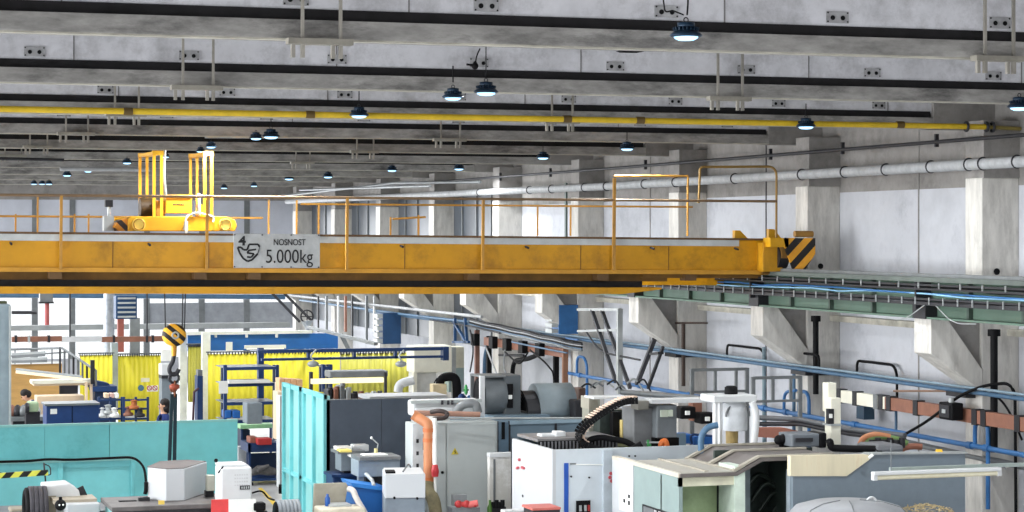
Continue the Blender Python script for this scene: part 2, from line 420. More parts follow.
# near railing
posts = [(-40,196,270),(60.5,195,270),(206.5,196,270),(346.5,197,270),(482.5,200,270)]
for u, v0, v1 in posts:
    x, y, z0 = PYc(u, v1, YC-.1); z1 = PYc(u, v0, YC-.1)[2]
    MB().box(x-.022, x+.022, YC-.12, YC-.08, z0, z1).build('railing_post', yellow_rail, cr)
x, y, z0 = PYc(613.5, 270, YC-.1); MB().box(x-.025, x+.025, YC-.12, YC-.075, z0, PYc(613,178,YC-.1)[2]).build('railing_post', yellow_rail, cr)
MB().tube([(X0,YC-.1,H+.61),(XY(776,YC-.1),YC-.1,H+.585+.112)], .022).build('handrail', mat('handrail_brown',(128,104,78),.5,var=.15), cr)
# cage frames at the right end
g = MB().tube([PYc(613,176,YC+.1), PYc(687,176,YC+.1)], .02).tube([PYc(687,176,YC+.1), PYc(687,236,YC+.1)], .02)
g.build('cage_frame', yellow_rail, cr)
MB().tube(arc([PYc(698,203,YC-.06), PYc(699,167,YC-.06), PYc(775.5,166.5,YC-.06), PYc(776,272,YC-.06)], k=.12), .022).build('cage_frame', mat('cage_brown',(142,112,58),.5), cr)
# far railing
ff = YC+2.45
for u, v0, v1 in ((15,214,236),(37,197,236),(74,214,236),(88,214,236),(268,200,236),(296,200,236),(318,203,236),(390,217,236),(418,215,236),(537,205,236),(570,205,236)):
    a, b = PYc(u, v0, ff), PYc(u, v1, ff); MB().bar(a, b, .028).build('far_railing_post', yellow_rail, cr)
MB().tube([PYc(-20,216,ff), PYc(262,218,ff)], .018).build('far_handrail', yellow_rail, cr)
MB().tube([PYc(392,219,ff), PYc(425,217,ff)], .018).build('far_handrail', yellow_rail, cr)
MB().tube([PYc(300,204,ff), PYc(692,207,ff)], .018).build('far_handrail', yellow_rail, cr)
# end carriage on the rail
MB().box(X1-.25, X1+.12, YC-.25, YC+3.0, H-.52, H-.02).build('end_carriage', mat('carriage_yellow',(196,142,26),.5,var=.15), cr, .01)
xa, ya = XY(783, YC-.45), YC-.45
zt, zb = PYc(800, 238, ya)[2], PYc(800, 271, ya)[2]
xb = XY(815, ya)
bump = striped('bumper_stripes', (226,158,40), (28,26,26), (1, 0, -1), .24)
MB().prism([(xa,zt),(xb,zt),(xb,zt-.27),(xb-.2,zb),(xa+.2,zb),(xa+.05,zt-.2)], 'y', ya, ya+.05).build('striped_bumper_plate', bump, cr)
MB().box(XY(770,ya), xa+.1, ya, ya+.3, zt-.16, zt).build('carriage_front', yellow_b, cr)
MB().cyl((xa-.02, ya+.3, zt-.33), (xa+.16, ya+.3, zt-.33), .21, seg=24).build('wheel', steel_dark, cr)
MB().box(xa+.0, xa+.3, ya+.05, YC+3.2, zt-.35, zt-.05).build('carriage_beam', brown_yel, cr)
MB().cyl(PYc(794,234,ya+.05), PYc(812,234,ya+.05), .055, seg=14).build('buffer', mat('buffer_brown',(150,110,50),.5), cr)
for u in (737, 771):
    x = XY(u, YC+.2); h = .14 if u < 750 else .17
    MB().prism([(x-.05,H+.05),(x-.05,H+.05+h),(x+.05,H+.05+h),(x+.2,H+.05)], 'y', YC+.2, YC+.3).build('gusset', yellow_b, cr)
MB().box(XY(762,YC-.1), XY(775,YC-.1), YC-.12, YC-.05, H-.56, H-.32).build('end_plate', brown_yel, cr)
cr.rotation_euler.y = TILT
# load sign
sg = thing('load_sign', 'grey metal load plate with emblem hung on the yellow crane girder', 'sign', PY(276,268,YC-.12))
xs0, xs1 = XY(233.5, YC-.12), XY(319.5, YC-.12)
zs0, zs1 = PY(276,268,YC-.12)[2], PY(276,234,YC-.12)[2]
MB().box(xs0, xs1, YC-.14, YC-.12, zs0, zs1).build('plate', mat('sign_grey',(178,180,180),.5,var=.12,scale=5), sg)
ink = mat('sign_ink', (24,24,26), .6, var=.05)
def sp(u, v): return PY(u, v, YC-.145)
text('lettering', 'NOSNOST', .14, sp(289.5,242.5), ink, sg, .52, bold=.001)
text('lettering', '5.000kg', .31, sp(289.5,257), ink, sg, .77, bold=0)
text('lettering', '4', .2, sp(242,241.5), ink, sg, .12, bold=.008)
sh = MB()
def stroke(pts, w, closed=False):
    P = [sp(*p) for p in pts]
    if closed: P.append(P[0])
    for a, b in zip(P, P[1:]): sh.bar(a, b, .008, w)
stroke([(237.5,247.5),(241,247.5),(243.5,250),(247,250),(249,244.5),(258,244.5),(259.5,247),(257.5,254),(252,260),(247.5,261.5),(243,258.5),(239.5,253)], .03, True)
stroke([(256,249.5),(249,250.5),(247,253),(254,254),(251,257.5),(247,257)], .028)
sh.build('emblem', ink, sg)
bo = MB()
for u, v in ((234.5,235),(262,235),(291,235),(318.5,235),(234.5,267),(262,267),(291,267),(318.5,267)): 
    p = sp(u, v); bo.cyl((p[0],p[1]+.01,p[2]), (p[0],p[1]-.012,p[2]), .012, seg=8)
bo.build('sign_bolt', steel_dark, sg)
sg.rotation_euler.y = TILT*.6

# trolley
YT = YC+.25
tl = thing('crane_trolley', 'bright yellow hoist trolley with two tall open posts standing on the crane bridge', 'trolley', PY(175,231,YT))
def tx(u): return XY(u, YT)
def tz(v, u=175): return PY(u, v, YT)[2]
MB().prism([(tx(128),tz(231)),(tx(128),tz(219)),(tx(131),tz(216.5)),(tx(226),tz(216.5)),(tx(235),tz(220)),(tx(237),tz(226)),(tx(235),tz(231))], 'y', YT, YT+.25).build('chassis', yellow_b, tl, .01)
MB().box(tx(128), tx(236), YT+1.6, YT+1.85, tz(231), tz(217)).build('far_chassis', yellow_b, tl, .01)
MB().box(tx(150), tx(205), YT+.25, YT+1.6, tz(228), tz(222)).build('cross_frame', yellow_b, tl)
MB().prism([(tx(115),tz(227)),(tx(118),tz(221)),(tx(128),tz(218)),(tx(128),tz(231)),(tx(118),tz(231))], 'y', YT+.05, YT+.5).build('striped_buffer', striped('buffer_stripes',(200,130,30),(40,28,20),(1,0,1),.16), tl)
for u in (138.5, 225):
    MB().lathe([(.105,-.06),(.105,0),(.08,.0),(.08,.02)], (tx(u),YT-.0,tz(224.5)), 20, 'y').build('wheel_cover', mat('cover_pale_yellow',(238,206,96),.5), tl)
    MB().ring((tx(u),YT-.062,tz(224.5)), .085, .01, 'y', 18).build('cover_rim', mat('rim_brown',(160,116,30),.5), tl)
gb = MB().box(tx(171), tx(197), YT+.5, YT+1.0, tz(213), tz(196.5)).build('gearbox', yellow_b, tl, .012)
MB().box(tx(169), tx(198), YT+.45, YT+1.05, tz(196.5), tz(194)).build('gearbox_lid', yellow_b, gb)
mk = MB()
for i in range(6):
    x = tx(178.2+i*2); mk.box(x, x+.024, YT+.49, YT+.505, tz(204.7), tz(203.2+.4*(i % 2)))
mk.build('maker_mark', ink, gb)
MB().box(tx(162), tx(171), YT+.6, YT+1.0, tz(216), tz(200)).build('motor', mat('motor_brown_yellow',(150,104,30),.5), tl)
MB().cyl((tx(149),YT+1.0,tz(207)), (tx(163),YT+1.0,tz(207)), .16, seg=24).build('rope_drum', mat('drum_dark',(70,52,30),.5), tl)
MB().box(tx(206), tx(212), YT+.5, YT+.9, tz(218), tz(204)).build('brake_box', yellow_b, tl)
for us, vt in (((140,147,154,161.5), 154), ((190.5,197,204.5,211.5), 153)):
    for i, u in enumerate(us):
        far = i < 2
        y = YT+1.35 if far else YT+.15
        a = PY(u, 216, y); top = tz(151.5, 205)
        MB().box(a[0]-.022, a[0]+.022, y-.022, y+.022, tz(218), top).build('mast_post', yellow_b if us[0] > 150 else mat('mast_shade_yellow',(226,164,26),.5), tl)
    xa_, xb_ = [PY(u,216,YT+1.35)[0] for u in us[:2]], [PY(u,216,YT+.15)[0] for u in us[2:]]
    t = MB().box(xb_[0]-.03, xb_[1]+.03, YT+.12, YT+.18, top-.06, top+.01).box(xa_[0]-.03, xa_[1]+.03, YT+1.32, YT+1.38, top-.06, top+.01)
    t.bar((xb_[0],YT+.15,top-.03), (xa_[0],YT+1.35,top-.03), .05); t.bar((xb_[1],YT+.15,top-.03), (xa_[1],YT+1.35,top-.03), .05)
    t.build('mast_head', yellow_b, tl)
# festoon cables and a tangle of pale cable on the trolley
MB().tube([PY(*p) for p in ((165,150,YT+.3),(164,175,YT+.3),(166,195,YT+.4))], .02).build('chain', steel_pale, tl)
MB().tube(arc([PY(184,230,YT-.04), PY(186,216,YT-.04), PY(197,212,YT), PY(214,217,YT), PY(213,222,YT-.02)]), .016).build('festoon_cable', mat('cable_pale',(184,180,164),.5), tl)
MB().tube([PY(199,p,YT+.1+.03*(i%2)) for i, p in enumerate(range(194,216,3))], .025).build('coiled_cable', mat('cable_pale',(184,180,164),.5), tl)
MB().box(tx(184.5), tx(187.5), YT-.06, YT-.01, tz(235), tz(221)).build('cable_clamp', mat('clamp_grey',(190,188,180),.5), tl)
# small figure-like equipment left of trolley
eq = thing('limit_switch_stand', 'small dark switch on a pale bracket left of the trolley on the crane', 'switch', PY(109,231,YT))
MB().fbox(104,114,216,231,DY(109,YT+.3),.2).build('bracket', steel_pale, eq)
MB().fbox(105.5,113,200,207,DY(109,YT+.3),.12).build('switch_box', steel_dark, eq)
MB().tube([PY(109,207,YT+.35), PY(109,217,YT+.35)], .03).build('stalk', steel_pale, eq)

# hook block
Yh = YC+1.0
hk = thing('hook_block', 'round yellow and black striped hook block hanging on ropes under the crane', 'hook block', PY(174,346,Yh))
c = PY(174,335,Yh)
MB().lathe([(.1,-.14),(.165,-.13),(.185,-.1),(.185,.1),(.165,.13),(.1,.14)], c, 26, 'y').build('sheave_cheek', striped('hook_stripes',(236,176,50),(30,24,22),(1,0,1.2),.135), hk)
MB().ring((c[0],c[1]-.145,c[2]), .05, .016, 'y', 14).build('axle_ring', steel_pale, hk)
for u in (164.5, 183, 185.5): MB().tube([PY(u,288,Yh), (PY(u,330,Yh)[0]*.9+c[0]*.1, Yh, c[2]+.05)], .011, 6).build('rope', steel_dark, hk)
MB().cyl(PY(174,345,Yh), PY(174,356,Yh), .05, .04).build('swivel', mat('hook_gold',(196,140,50),.4,.4), hk)
MB().tube(arc([PY(174,355,Yh),PY(173,362,Yh),PY(169,368,Yh),PY(170,374,Yh),PY(176,375,Yh),PY(179,369,Yh)]), [.05,.05]+[.04]*20 if False else .036, 10).build('hook', steel_dark, hk)
sl = thing('lifting_sling', 'dark two-legged lifting sling hanging from the crane hook with a rusty link', 'sling', PY(172,466,Yh))
MB().ring(PY(174,378,Yh), .08, .022, 'y', 16).build('link', steel_dark, sl)
for i in range(3): MB().ring(PY(174+(-1)**i*.6,384+5*i,Yh), .045, .018, 'y' if i % 2 else 'x', 12).build('chain_link', mat('chain_brown',(120,72,48),.5,.3), sl)
MB().lathe([(.02,-.06),(.085,-.02),(.085,.03),(.02,.06)], PY(174.5,387,Yh), 14, 'z').build('shackle', mat('shackle_red',(150,70,50),.5), sl)
for u0, u1 in ((172,169.2),(175.5,174.3)):
    MB().bar(PY(u0,394,Yh), PY(u1,466,Yh), .055, .05).build('sling_leg', mat('sling_teal',(24,48,56),.7), sl)
# ================================================================== LIGHTS AND ROOF SERVICES
LAMP_W = 140
def make_lamp(k=1.0):
    t = thing('high_bay_lamp', 'x', 'lamp', (0,0,0), 'high bay lamps under the roof beams')
    MB().lathe([(.06,.07),(.08,.09),(.08,.13),(.04,.135)], (0,0,0), 20).build('driver_housing', lamp_blue, t)
    b = MB().lathe([(.135,0),(.15,.012),(.15,.018),(.115,.05),(.07,.06),(.07,.08)], (0,0,0), 28)
    for i in range(20):
        a = i*math.pi/10; b.bar((.05*math.cos(a),.05*math.sin(a),.085), (.12*math.cos(a),.12*math.sin(a),.07), .006, .03)
    b.build('heat_sink', lamp_blue, t)
    MB().lathe([(.02,-.034),(.07,-.03),(.1,-.016),(.112,.0),(.112,.006)], (0,0,0), 24).build('lens', lamp_glow, t)
    MB().ring((0,0,.155), .022, .006, 'y', 10).build('eye', steel_dark, t)
    l = bpy.data.lights.new('lamp_light', 'AREA'); l.shape = 'DISK'; l.size = .23; l.energy = LAMP_W; l.color = (.95,.98,1)
    lo = bpy.data.objects.new('lamp_light', l); COL.objects.link(lo); lo.parent = t; lo.location = (0,0,-.04); lo['_o'] = (0,0,0)
    return t
LPOS = [ # u, v of the lens, distance
 (686,37,19.4,'largest high bay lamp, nearest, at the top of the picture with two cables'),
 (486,93,25.2,'second nearest high bay lamp hanging on a rod near the roof centre'),
 (453,98,25.2,'high bay lamp without a rod just left of the rod-hung centre one'),
 (806,127,31.5,'high bay lamp in front of the yellow pipe near the right wall'),
 (359,116,31.2,'high bay lamp in front of the yellow pipe left of the centre'),
 (271,137,35.4,'brighter nearer lamp of the pair left of the centre below the yellow pipe'),
 (256,138.5,36.6,'smaller farther lamp of the pair left of the centre below the yellow pipe'),
 (627,149,40.0,'high bay lamp right of centre below the yellow pipe, above the wall pipes'),
 (543,158,46.0,'high bay lamp on a short rod between the centre and the right wall'),
 (459,169,54.0,'high bay lamp above the dark wall bays, right of the one beside it'),
 (392,170.5,56.0,'high bay lamp above the dark wall bays, left of its neighbour'),
 (328,177,62.0,'small distant lamp, right of two above the far railing'),
 (289,179,64.0,'small distant lamp, left of two above the far railing'),
 (127,163,49.0,'high bay lamp to the left of the trolley masts'),
 (165,157,46.0,'high bay lamp seen behind the left trolley mast'),
 (200.5,151.5,41.5,'high bay lamp glowing just above the right trolley mast'),
 (211,147,38.5,'dark high bay lamp above the right edge of the right trolley mast'),
 (224,188,70.0,'tiny distant lamp right of the trolley gearbox'),
 (254,186,69.0,'tiny distant lamp between the trolley and the load sign railing'),
 (88,171.5,55.0,'small distant lamp left of the trolley, right of the dark one'),
 (67,175.5,58.0,'small dark distant lamp above the left railing post'),
 (34,184,66.0,'leftmost of three tiny lamps in a row at far left'),
 (42,184,68.0,'middle of three tiny lamps in a row at far left'),
 (49,184,64.0,'rightmost of three tiny lamps in a row at far left')]
proto = make_lamp()
LW = [33,25,22,20,20,18,14,16,14,12,11.5,11,11,10.5,10,10,12,8,8,9,10,7.5,7.5,8]
LD = {}
def lamp_D(u, D):
    Y = PD(u, 0, D)[1]; k = round((Y+.25-11.9)/6); return DY(u, 11.9+6*k-(1.25 if u == 686 else .95))      # every lamp hangs just before a roof beam
for i, (u, v, D, lab) in enumerate(LPOS):
    o = proto if i == 0 else copy_tree(proto)
    Dl = lamp_D(u, D); LD[u] = Dl; o.location = PD(u, v, Dl); o['label'] = lab; o.scale = (LW[i]*Dl/F/.3,)*3
# hanging rods and cables of the nearest lamps
x, y, z = PD(686,37,LD[686])
tag(MB().tube(arc([(x+.01,y,z+.18),(x+.03,y+.02,z+.33),(x-.0,y+.02,z+.5),(x+.04,y,z+.9)]), .008, 6).build('lamp_cable', black), 'curved black cable from the nearest lamp up to the roof', 'cable')
tag(MB().tube(arc([(x-.02,y,z+.18),(x-.1,y+.05,z+.22),(x-.16,y+.06,z+.2),(x-.17,y+.08,z+.33)]), .007, 6).build('lamp_cable', black), 'short black cable from the nearest lamp to a plate on its left', 'cable')
hooks = [(486,93,25.2,'thin rod carrying the second nearest lamp near the roof centre',1.1), (543,158,46,'thin rod carrying the lamp right of centre',.45), (359,116,31.2,'short rod carrying the lamp on the yellow pipe left of centre',.34), (806,127,31.5,'short rod carrying the lamp on the yellow pipe at right',.34),
         (627,149,40,'short rod carrying the lamp above the wall pipes',.3),(453,98,28.2,'short rod carrying the lamp left of the rod-hung centre one',.35),(271,137,35.4,'short rod carrying the brighter lamp of the left pair',.3)]
for u, v, D, lab, L in hooks:
    x, y, z = PD(u, v, LD[u]); tag(MB().tube([(x,y,z+.17),(x,y,z+L)], .006 if L > .4 else .008, 6).build('lamp_rod', black), lab, 'rod')
# fittings beside the lamps
x, y, z = PD(475,66,24.9)
jb = thing('junction_box', 'small black junction box with a cable on the beam above the centre lamps', 'junction box', (x,y,z))
MB().ball((x,y,z), .04).build('box', black, jb); MB().tube(arc([(x,y,z),(x+.02,y,z+.12),(x+.06,y,z+.2)]), .008, 6).build('cable', black, jb); MB().cyl((x-.1,y,z+.015),(x,y,z+.01), .012).build('gland', black, jb)
x, y, z = PD(632,51,24.6)
tag(MB().prism([(x-.15,z),(x-.1,z+.014),(x+.12,z+.014),(x+.15,z),(x+.1,z-.012),(x-.1,z-.012)], 'y', y, y+.12).build('roof_vent', black), 'flat dark slot-shaped fitting on the beam left of the nearest lamp', 'fitting')

# cable hangers: a pair of rods with a cross channel and short stubs
HG = [(985,1019,59,20.5,-10,'nearest trapeze hanger at the top right corner'),(718,746,99,26.1,45,'trapeze hanger right of the nearest lamp above the yellow pipe'),
 (552,575,122,32.4,95,'trapeze hanger just below the yellow pipe at the roof centre'),(441,462,140,37.9,120,'trapeze hanger above the dark wall bays, second row'),
 (357,375,152,44,138,'small trapeze hanger left of the pipe bend in the far roof'),(296,311,163,50,150,'smallest trapeze hanger far off above the railing'),
 (302.5,343.5,42,18.5,-10,'large trapeze hanger at the top left of centre'),(183,215,88,24.4,39,'trapeze hanger left of centre above the yellow pipe'),
 (115,140,115,30.4,85,'trapeze hanger right behind the yellow pipe at left'),(66,89,134,36.2,114,'trapeze hanger below the yellow pipe at far left'),
 (30,48,147,42.2,134,'small trapeze hanger at the left edge, upper'),(5,22,156,48,146,'smallest trapeze hanger at the left edge, lower')]
gal = mat('hanger_grey', (150,146,138), .5, .3, var=.2)
for u0, u1, v, D, vt, lab in HG:
    kb = 11.9+6*max(0, round((PD(u0,v,D)[1]-12.1)/6)); D = DY(u0, kb-.1)
    a, b = PD(u0, v, D), PD(u1, v, D)
    b = (b[0], a[1], a[2])
    t = thing('trapeze_hanger', lab, 'hanger', ((a[0]+b[0])/2, a[1], a[2]), 'trapeze hangers under the roof')
    top = ZR if vt < 0 else max(PD(u0, vt, D)[2]+.3, H+2.0)
    top = min(top, ZR)
    for p in (a, b): MB().box(p[0]-.013, p[0]+.013, a[1]-.013, a[1]+.013, a[2], top).build('rod', gal, t)
    w = b[0]-a[0]
    MB().box(a[0]-.4*w, b[0]+.3*w, a[1]-.06, a[1]+.06, a[2]-.02, a[2]+.03).build('channel', mat('hanger_channel',(138,134,124),.5,var=.2), t)
    for p in (a[0]-.25*w, a[0], b[0]-.2*w, b[0]): MB().box(p-.016, p+.016, a[1]-.02, a[1]+.02, a[2]-.13, a[2]-.012).build('stub', gal, t)

# yellow gas pipe under the beams
yp = thing('gas_pipe', 'long yellow gas pipe crossing the hall just under the roof beams', 'pipe', (9, 29.15, H+1.6))
a, b = PY(-30,109,29.15), PY(985,128.6,29.15)
MB().tube([(a[0],29.15,H+1.635),(b[0],29.15,H+1.62)], .042, 12).build('pipe', pipe_yel, yp)
for u in (128, 310, 567, 640, 900):
    x = XY(u, 29.15); MB().cyl((x-.06,29.15,H+1.63),(x+.06,29.15,H+1.63), .052).build('coupling', mat('pipe_coupling',(96,76,36),.5), yp)
for u in (968, 988, 994): x = XY(u,29.1); MB().ring((x,29.15,H+1.62), .065, .022, 'x', 14).build('valve_flange', steel_dark, yp)
MB().tube([(b[0],29.15,H+1.62),(XW,29.15,H+1.6)], .03, 10).build('end_pipe', mat('pipe_tail',(130,116,60),.5), yp)
# dark thin conduit crossing beside it at the left (second row)
tag(MB().tube([PY(205,136.5,37.5), PY(440,137.5,37.5)], .03, 8).build('roof_conduit', zinc), 'pale straight conduit under the roof left of centre below the yellow pipe', 'conduit')
tag(MB().tube([PY(60,169,52), PY(150,169.5,52)], .05, 8).build('roof_conduit', zinc), 'pale far conduit under the roof left of the trolley masts', 'conduit')
tag(MB().tube([PY(-20,158,44), PY(64,160,44)], .03, 8).build('roof_conduit', steel_dark), 'dark conduit under the roof at the far left edge', 'conduit')
# white pipe along the wall with ring clamps
wp = thing('wall_pipe', 'thick pale grey pipe with dark ring clamps running along the upper right wall', 'pipe', (16.72, 45, H+1.0))
MB().tube([(16.72, 12, H+1.05), (16.72, 45, H+1.06), (16.72, 78, H+1.2)], .085, 14).build('pipe', zinc, wp)
for u in (1017, 983, 969, 931, 886, 845, 802, 735, 676, 645, 607, 585, 552, 530, 480):
    y = YX(u, 16.72); MB().ring((16.72,y,H+1.06+max(0,y-45)*.0042), .09, .014, 'y', 18).build('clamp', steel_dark, wp)
dp = thing('wall_conduit', 'thin dark conduit along the upper right wall above the thick pale pipe', 'conduit', (16.68, 45, H+1.4))
MB().tube([(16.68, 12, H+1.43), (16.68, 45, H+1.44), (16.68, 76, H+1.5)], .03, 8).build('pipe', steel_dark, dp)
for u in (936, 842, 770, 645, 550, 500):
    y = YX(u, 16.68); MB().box(16.66,16.72,y-.02,y+.02,H+1.36,H+1.56).build('bracket', steel_dark, dp)
# pale conduit dropping away at far wall
tag(MB().tube([PX(256,199,16.0), PX(395,183,16.0), PX(480,182,16.6)], .04, 8).build('far_wall_pipe', steel_grey), 'pale pipe rising along the far wall bays above the crane railing', 'pipe')
tag(MB().tube([PX(300,190,15.6), PX(430,186,15.6)], .035, 8).build('far_wall_pipe', steel_grey), 'grey thin pipe below the far lamps above the crane railing', 'pipe')
# dark vertical conduit on wall between bays
tag(MB().box(XP-.05,XP-.01,YX(568,XP),YX(568,XP)+.1,H-.1,H+1.2).build('vertical_conduit', mat('green_grey_conduit',(84,100,96),.5)), 'thin green-grey vertical conduit on the third pilaster above the crane', 'conduit')

# ------------------------------------------------------------------ long pipes low on the right wall
def along(name, lab, cat, X, v1024, r, m, y0=14, y1=62, parent=None, dz=0):
    z = H-(v1024-HOR)*DX(1024, X)/F
    return MB().tube([(X,y0,z),(X,y1,z+dz)], r, 10), z
XL = 16.78
mb, zl = along('', '', '', XL, 455, .04, blue_pipe, 14, YX(566,XL))
lp = thing('compressed_air_pipe', 'bright blue pipe with valves and risers along the lower right wall', 'pipe', (XL, 30, zl))
mb.build('pipe', blue_pipe, lp)
for u in (987, 970, 855, 799, 786, 764, 690, 640, 580):
    y = YX(u, XL); MB().cyl((XL,y-.07,zl),(XL,y+.07,zl), .057, seg=12).build('coupling', blue_pipe, lp)
for u, hgt, du in ((799,.42,10),(975,.42,13),(577,.42,10)):       # swan neck risers
    y = YX(u, XL); y2 = YX(u+du, XL)
    MB().tube(arc([(XL,y,zl),(XL,y,zl+hgt),(XL,y2,zl+hgt),(XL,y2,zl-.9)]), .034, 8).build('riser', blue_pipe, lp)
y = YX(784,XL); MB().tube(arc([(XL,y,zl),(XL,y,zl+.35),(XL,y-.5,zl+.42)]), .03, 8).build('riser', blue_pipe, lp)
y = YX(842,XL); MB().box(17.1,17.3,y-.18,y+.1,zl+.05,zl+.42).build('valve_body', mat('valve_dark_blue',(34,62,82),.4), lp)
y2 = YX(896,XL); MB().tube([(XL,y,zl+.42),(XL,y2,zl+.44),(XL,y2,zl+.02)], .025, 8).build('branch', blue_dk, lp)
mb, zu = along('', '', '', 16.74, 399, .036, blue_dk, 14, 66)
up = thing('slate_blue_pipe', 'slate blue pipe pair running along the right wall below the corbels', 'pipe', (16.74, 30, zu))
mb.build('pipe', blue_dk, up)
MB().tube([(16.68,14,zu+.07),(16.68,66,zu+.07)], .022, 8).build('upper_tube', mat('slate_light',(120,140,154),.45), up)
for u in (958, 800, 672):
    y = YX(u,16.74); MB().box(16.7,XW,y-.3,y+.3,zu-.1,zu-.03).build('support', steel_dark, up)
# far continuation: white pipe over blue
tag(MB().tube([PX(262,292,16.3), PX(370,304.5,16.3), PX(482,317,16.3)], .04, 10).build('white_service_pipe', zinc), 'white pipe below the crane converging with the blue pipe at far right wall', 'pipe')
tag(MB().tube([PX(300,300,16.6), PX(400,314,16.6), PX(470,322,16.6)], .04, 10).build('far_blue_pipe', blue_dk), 'medium blue pipe just under the white pipe in the far wall area', 'pipe')
# busbar trunking
XB = 16.72
zb_ = H-(424-HOR)*DX(1024,XB)/F
bb = thing('busbar_trunking', 'rusty brown flat busbar trunking with tap-off boxes along the right wall', 'busbar', (XB, 30, zb_-.1))
MB().box(XB-.06,XB+.06,18,YX(888,XB),zb_-.1,zb_+.1).build('brown_section', brown_bus, bb)
MB().box(XB-.06,XB+.06,YX(888,XB),YX(842,XB),zb_-.1,zb_+.1).build('cream_section', cream, bb)
MB().box(XB-.06,XB+.06,YX(566,XB),YX(486,XB),zb_-.1,zb_+.1).build('brown_section', brown_bus, bb)
for u in (1021, 987, 978, 919, 892, 884, 879, 858, 842):
    y = YX(u,XB); MB().box(XB-.075,XB+.07,y-.07,y+.07,zb_-.12,zb_+.12).build('joint', steel_dark if u not in (879,) else steel_grey, bb)
for u in (480, 498, 512, 528, 545):
    y = YX(u,XB); MB().box(XB-.2,XB-.06,y-.16,y+.16,zb_-.14,zb_+.16).build('tap_off_box', black, bb)
fl = thing('floodlight', 'black square floodlight hung in front of the brown busbar by the nearest corbel', 'floodlight', PX(951,411,16.7))
p = PX(951,411,16.52)
MB().box(p[0]-.1,p[0]+.1,p[1]-.2,p[1]+.2,p[2]-.13,p[2]+.13).build('housing', black, fl, .02)
MB().box(p[0]-.12,p[0]-.1,p[1]-.15,p[1]+.15,p[2]-.09,p[2]+.09).build('face', steel_dark, fl)
MB().box(p[0]-.13,p[0]-.12,p[1]-.05,p[1]+.05,p[2]-.03,p[2]+.03).build('lens', steel_pale, fl)
MB().cyl((p[0],p[1],p[2]+.13),(p[0],p[1],p[2]+.2), .04).build('mount', steel_pale, fl)
MB().tube([PX(894,391,16.75),PX(958,391,16.75)], .02, 6).build('busbar_stay', mat('stay_brown',(130,104,86),.5)); bpy.data.objects['busbar_stay'].parent = None
tag(bpy.data.objects['busbar_stay'], 'thin straight brown stay rod just above the brown busbar', 'rod')
# vertical drain pipes on the pilasters
for i, (u, v0, v1, X, r_, m_, lab) in enumerate(((1000,332,452,16.95,.055,black,'thick black drain pipe on the nearest pilaster right of the corbel'),(821,318,394,16.95,.05,black,'thick black drain pipe on the second pilaster'),
        (688,322,386,16.95,.04,mat('rusty_pipe',(62,48,40),.6),'rusty drain pipe with cross bar on the third pilaster'))):
    a, b = PX(u, v0, X), PX(u, v1, X); y = a[1]
    ob = MB().cyl((X-.1,y,a[2]),(X-.1,y,b[2]), r_, seg=12)
    if i < 2: ob.cyl((X-.1,y,a[2]-.06),(X-.1,y,a[2]+.04), r_*1.7, seg=12)
    else: ob.tube([PX(671,323,X-.1),PX(707,323,X-.1)], .022, 6)
    tag(ob.build('drain_pipe', m_), lab, 'drain pipe')
p0 = PX(1015,389,17.0)
tag(MB().tube(arc([PX(900,437,16.6),PX(930,420,16.6),PX(958,396,16.6),PX(985,385,16.7),PX(1008,383,16.8),PX(1015,392,16.8),PX(1016,520,16.8)]), .024, 8).build('black_cable', rubber), 'thick black cable arching over the brown busbar and down at the right edge', 'cable')
tag(MB().tube(arc([PX(975,389,16.9),PX(998,396,16.9),PX(1010,412,16.85),PX(1022,440,16.85)]), .018, 6).build('black_cable', rubber), 'thin black cable drooping below the thick cable arch at right', 'cable')
# bent black conduit hoops on the wall
for u0, u1, vt, vb, lab in ((727,765,347,395,'black bent conduit hoop left of the second pilaster'),(800,819,354,372,'small black bent conduit touching the second drain pipe'),(857,897,363,410,'black bent conduit hoop right of the second pilaster')):
    X = 17.38 if u0 != 800 else 16.8; a, b = PX(u0, vt, X), PX(u1, vt, X); z = (a[2]+b[2])/2
    vbz = PX(u1, vb, X)[2]
    tag(MB().tube(arc([(X,a[1],z-.3),(X,a[1],z),(X,b[1],z),(X,b[1],vbz)], k=.35), .024, 8).build('bent_conduit', black), lab, 'conduit')
# grey guard frames standing off the wall
for (u0,u1,v0,v1,D,lab) in ((692,747,369.5,391.5,37.5,'left grey steel guard frame before the lower wall'),(753,800,377.5,401,36,'right grey steel guard frame before the lower wall')):
    Y = PD((u0+u1)/2,0,D)[1]; x0, x1 = XY(u0,Y), XY(u1,Y); z1, z0 = PD(u0,v0,D)[2], PD(u0,v1,D)[2]
    t = thing('guard_frame', lab, 'frame', ((x0+x1)/2,Y,z0))
    MB().bar((x0,Y,z1),(x1,Y,z1),.05).bar((x0,Y,z0),(x1,Y,z0),.04).build('rail', steel_grey, t)
    for f in (0,.42,.8,1):
        x = x0+(x1-x0)*f; MB().bar((x,Y,z0-(.9 if f in (0,1) else .02)),(x,Y,z1+.02),.06 if f in (0,1) else .045).build('post', steel_grey, t)
# raking steel struts by the third corbel
for i,(a,b,lab) in enumerate((((592,310),(616,382),'left dark raking strut left of the third corbel'),((602,311),(630,388),'right dark raking strut left of the third corbel'))):
    tag(MB().bar(PX(*a,16.5),PX(*b,16.5),.075,.06).build('raking_strut', mat('strut_grey',(72,72,76),.5,.3)), lab, 'strut')
t = thing('leaning_ladder', 'short dark steel ladder-like frame leaning under the third corbel', 'ladder', PX(650,386,16.5))
MB().bar(PX(654.5,339,16.5),PX(637,384,16.5),.09,.06).build('stile', mat('strut_grey',(72,72,76),.5,.3), t); MB().bar(PX(663,347,16.5),PX(648,388,16.5),.06,.05).build('stile', steel_dark, t)
MB().bar(PX(652,354,16.5),PX(661,353,16.5),.12,.05).build('rung', steel_dark, t)
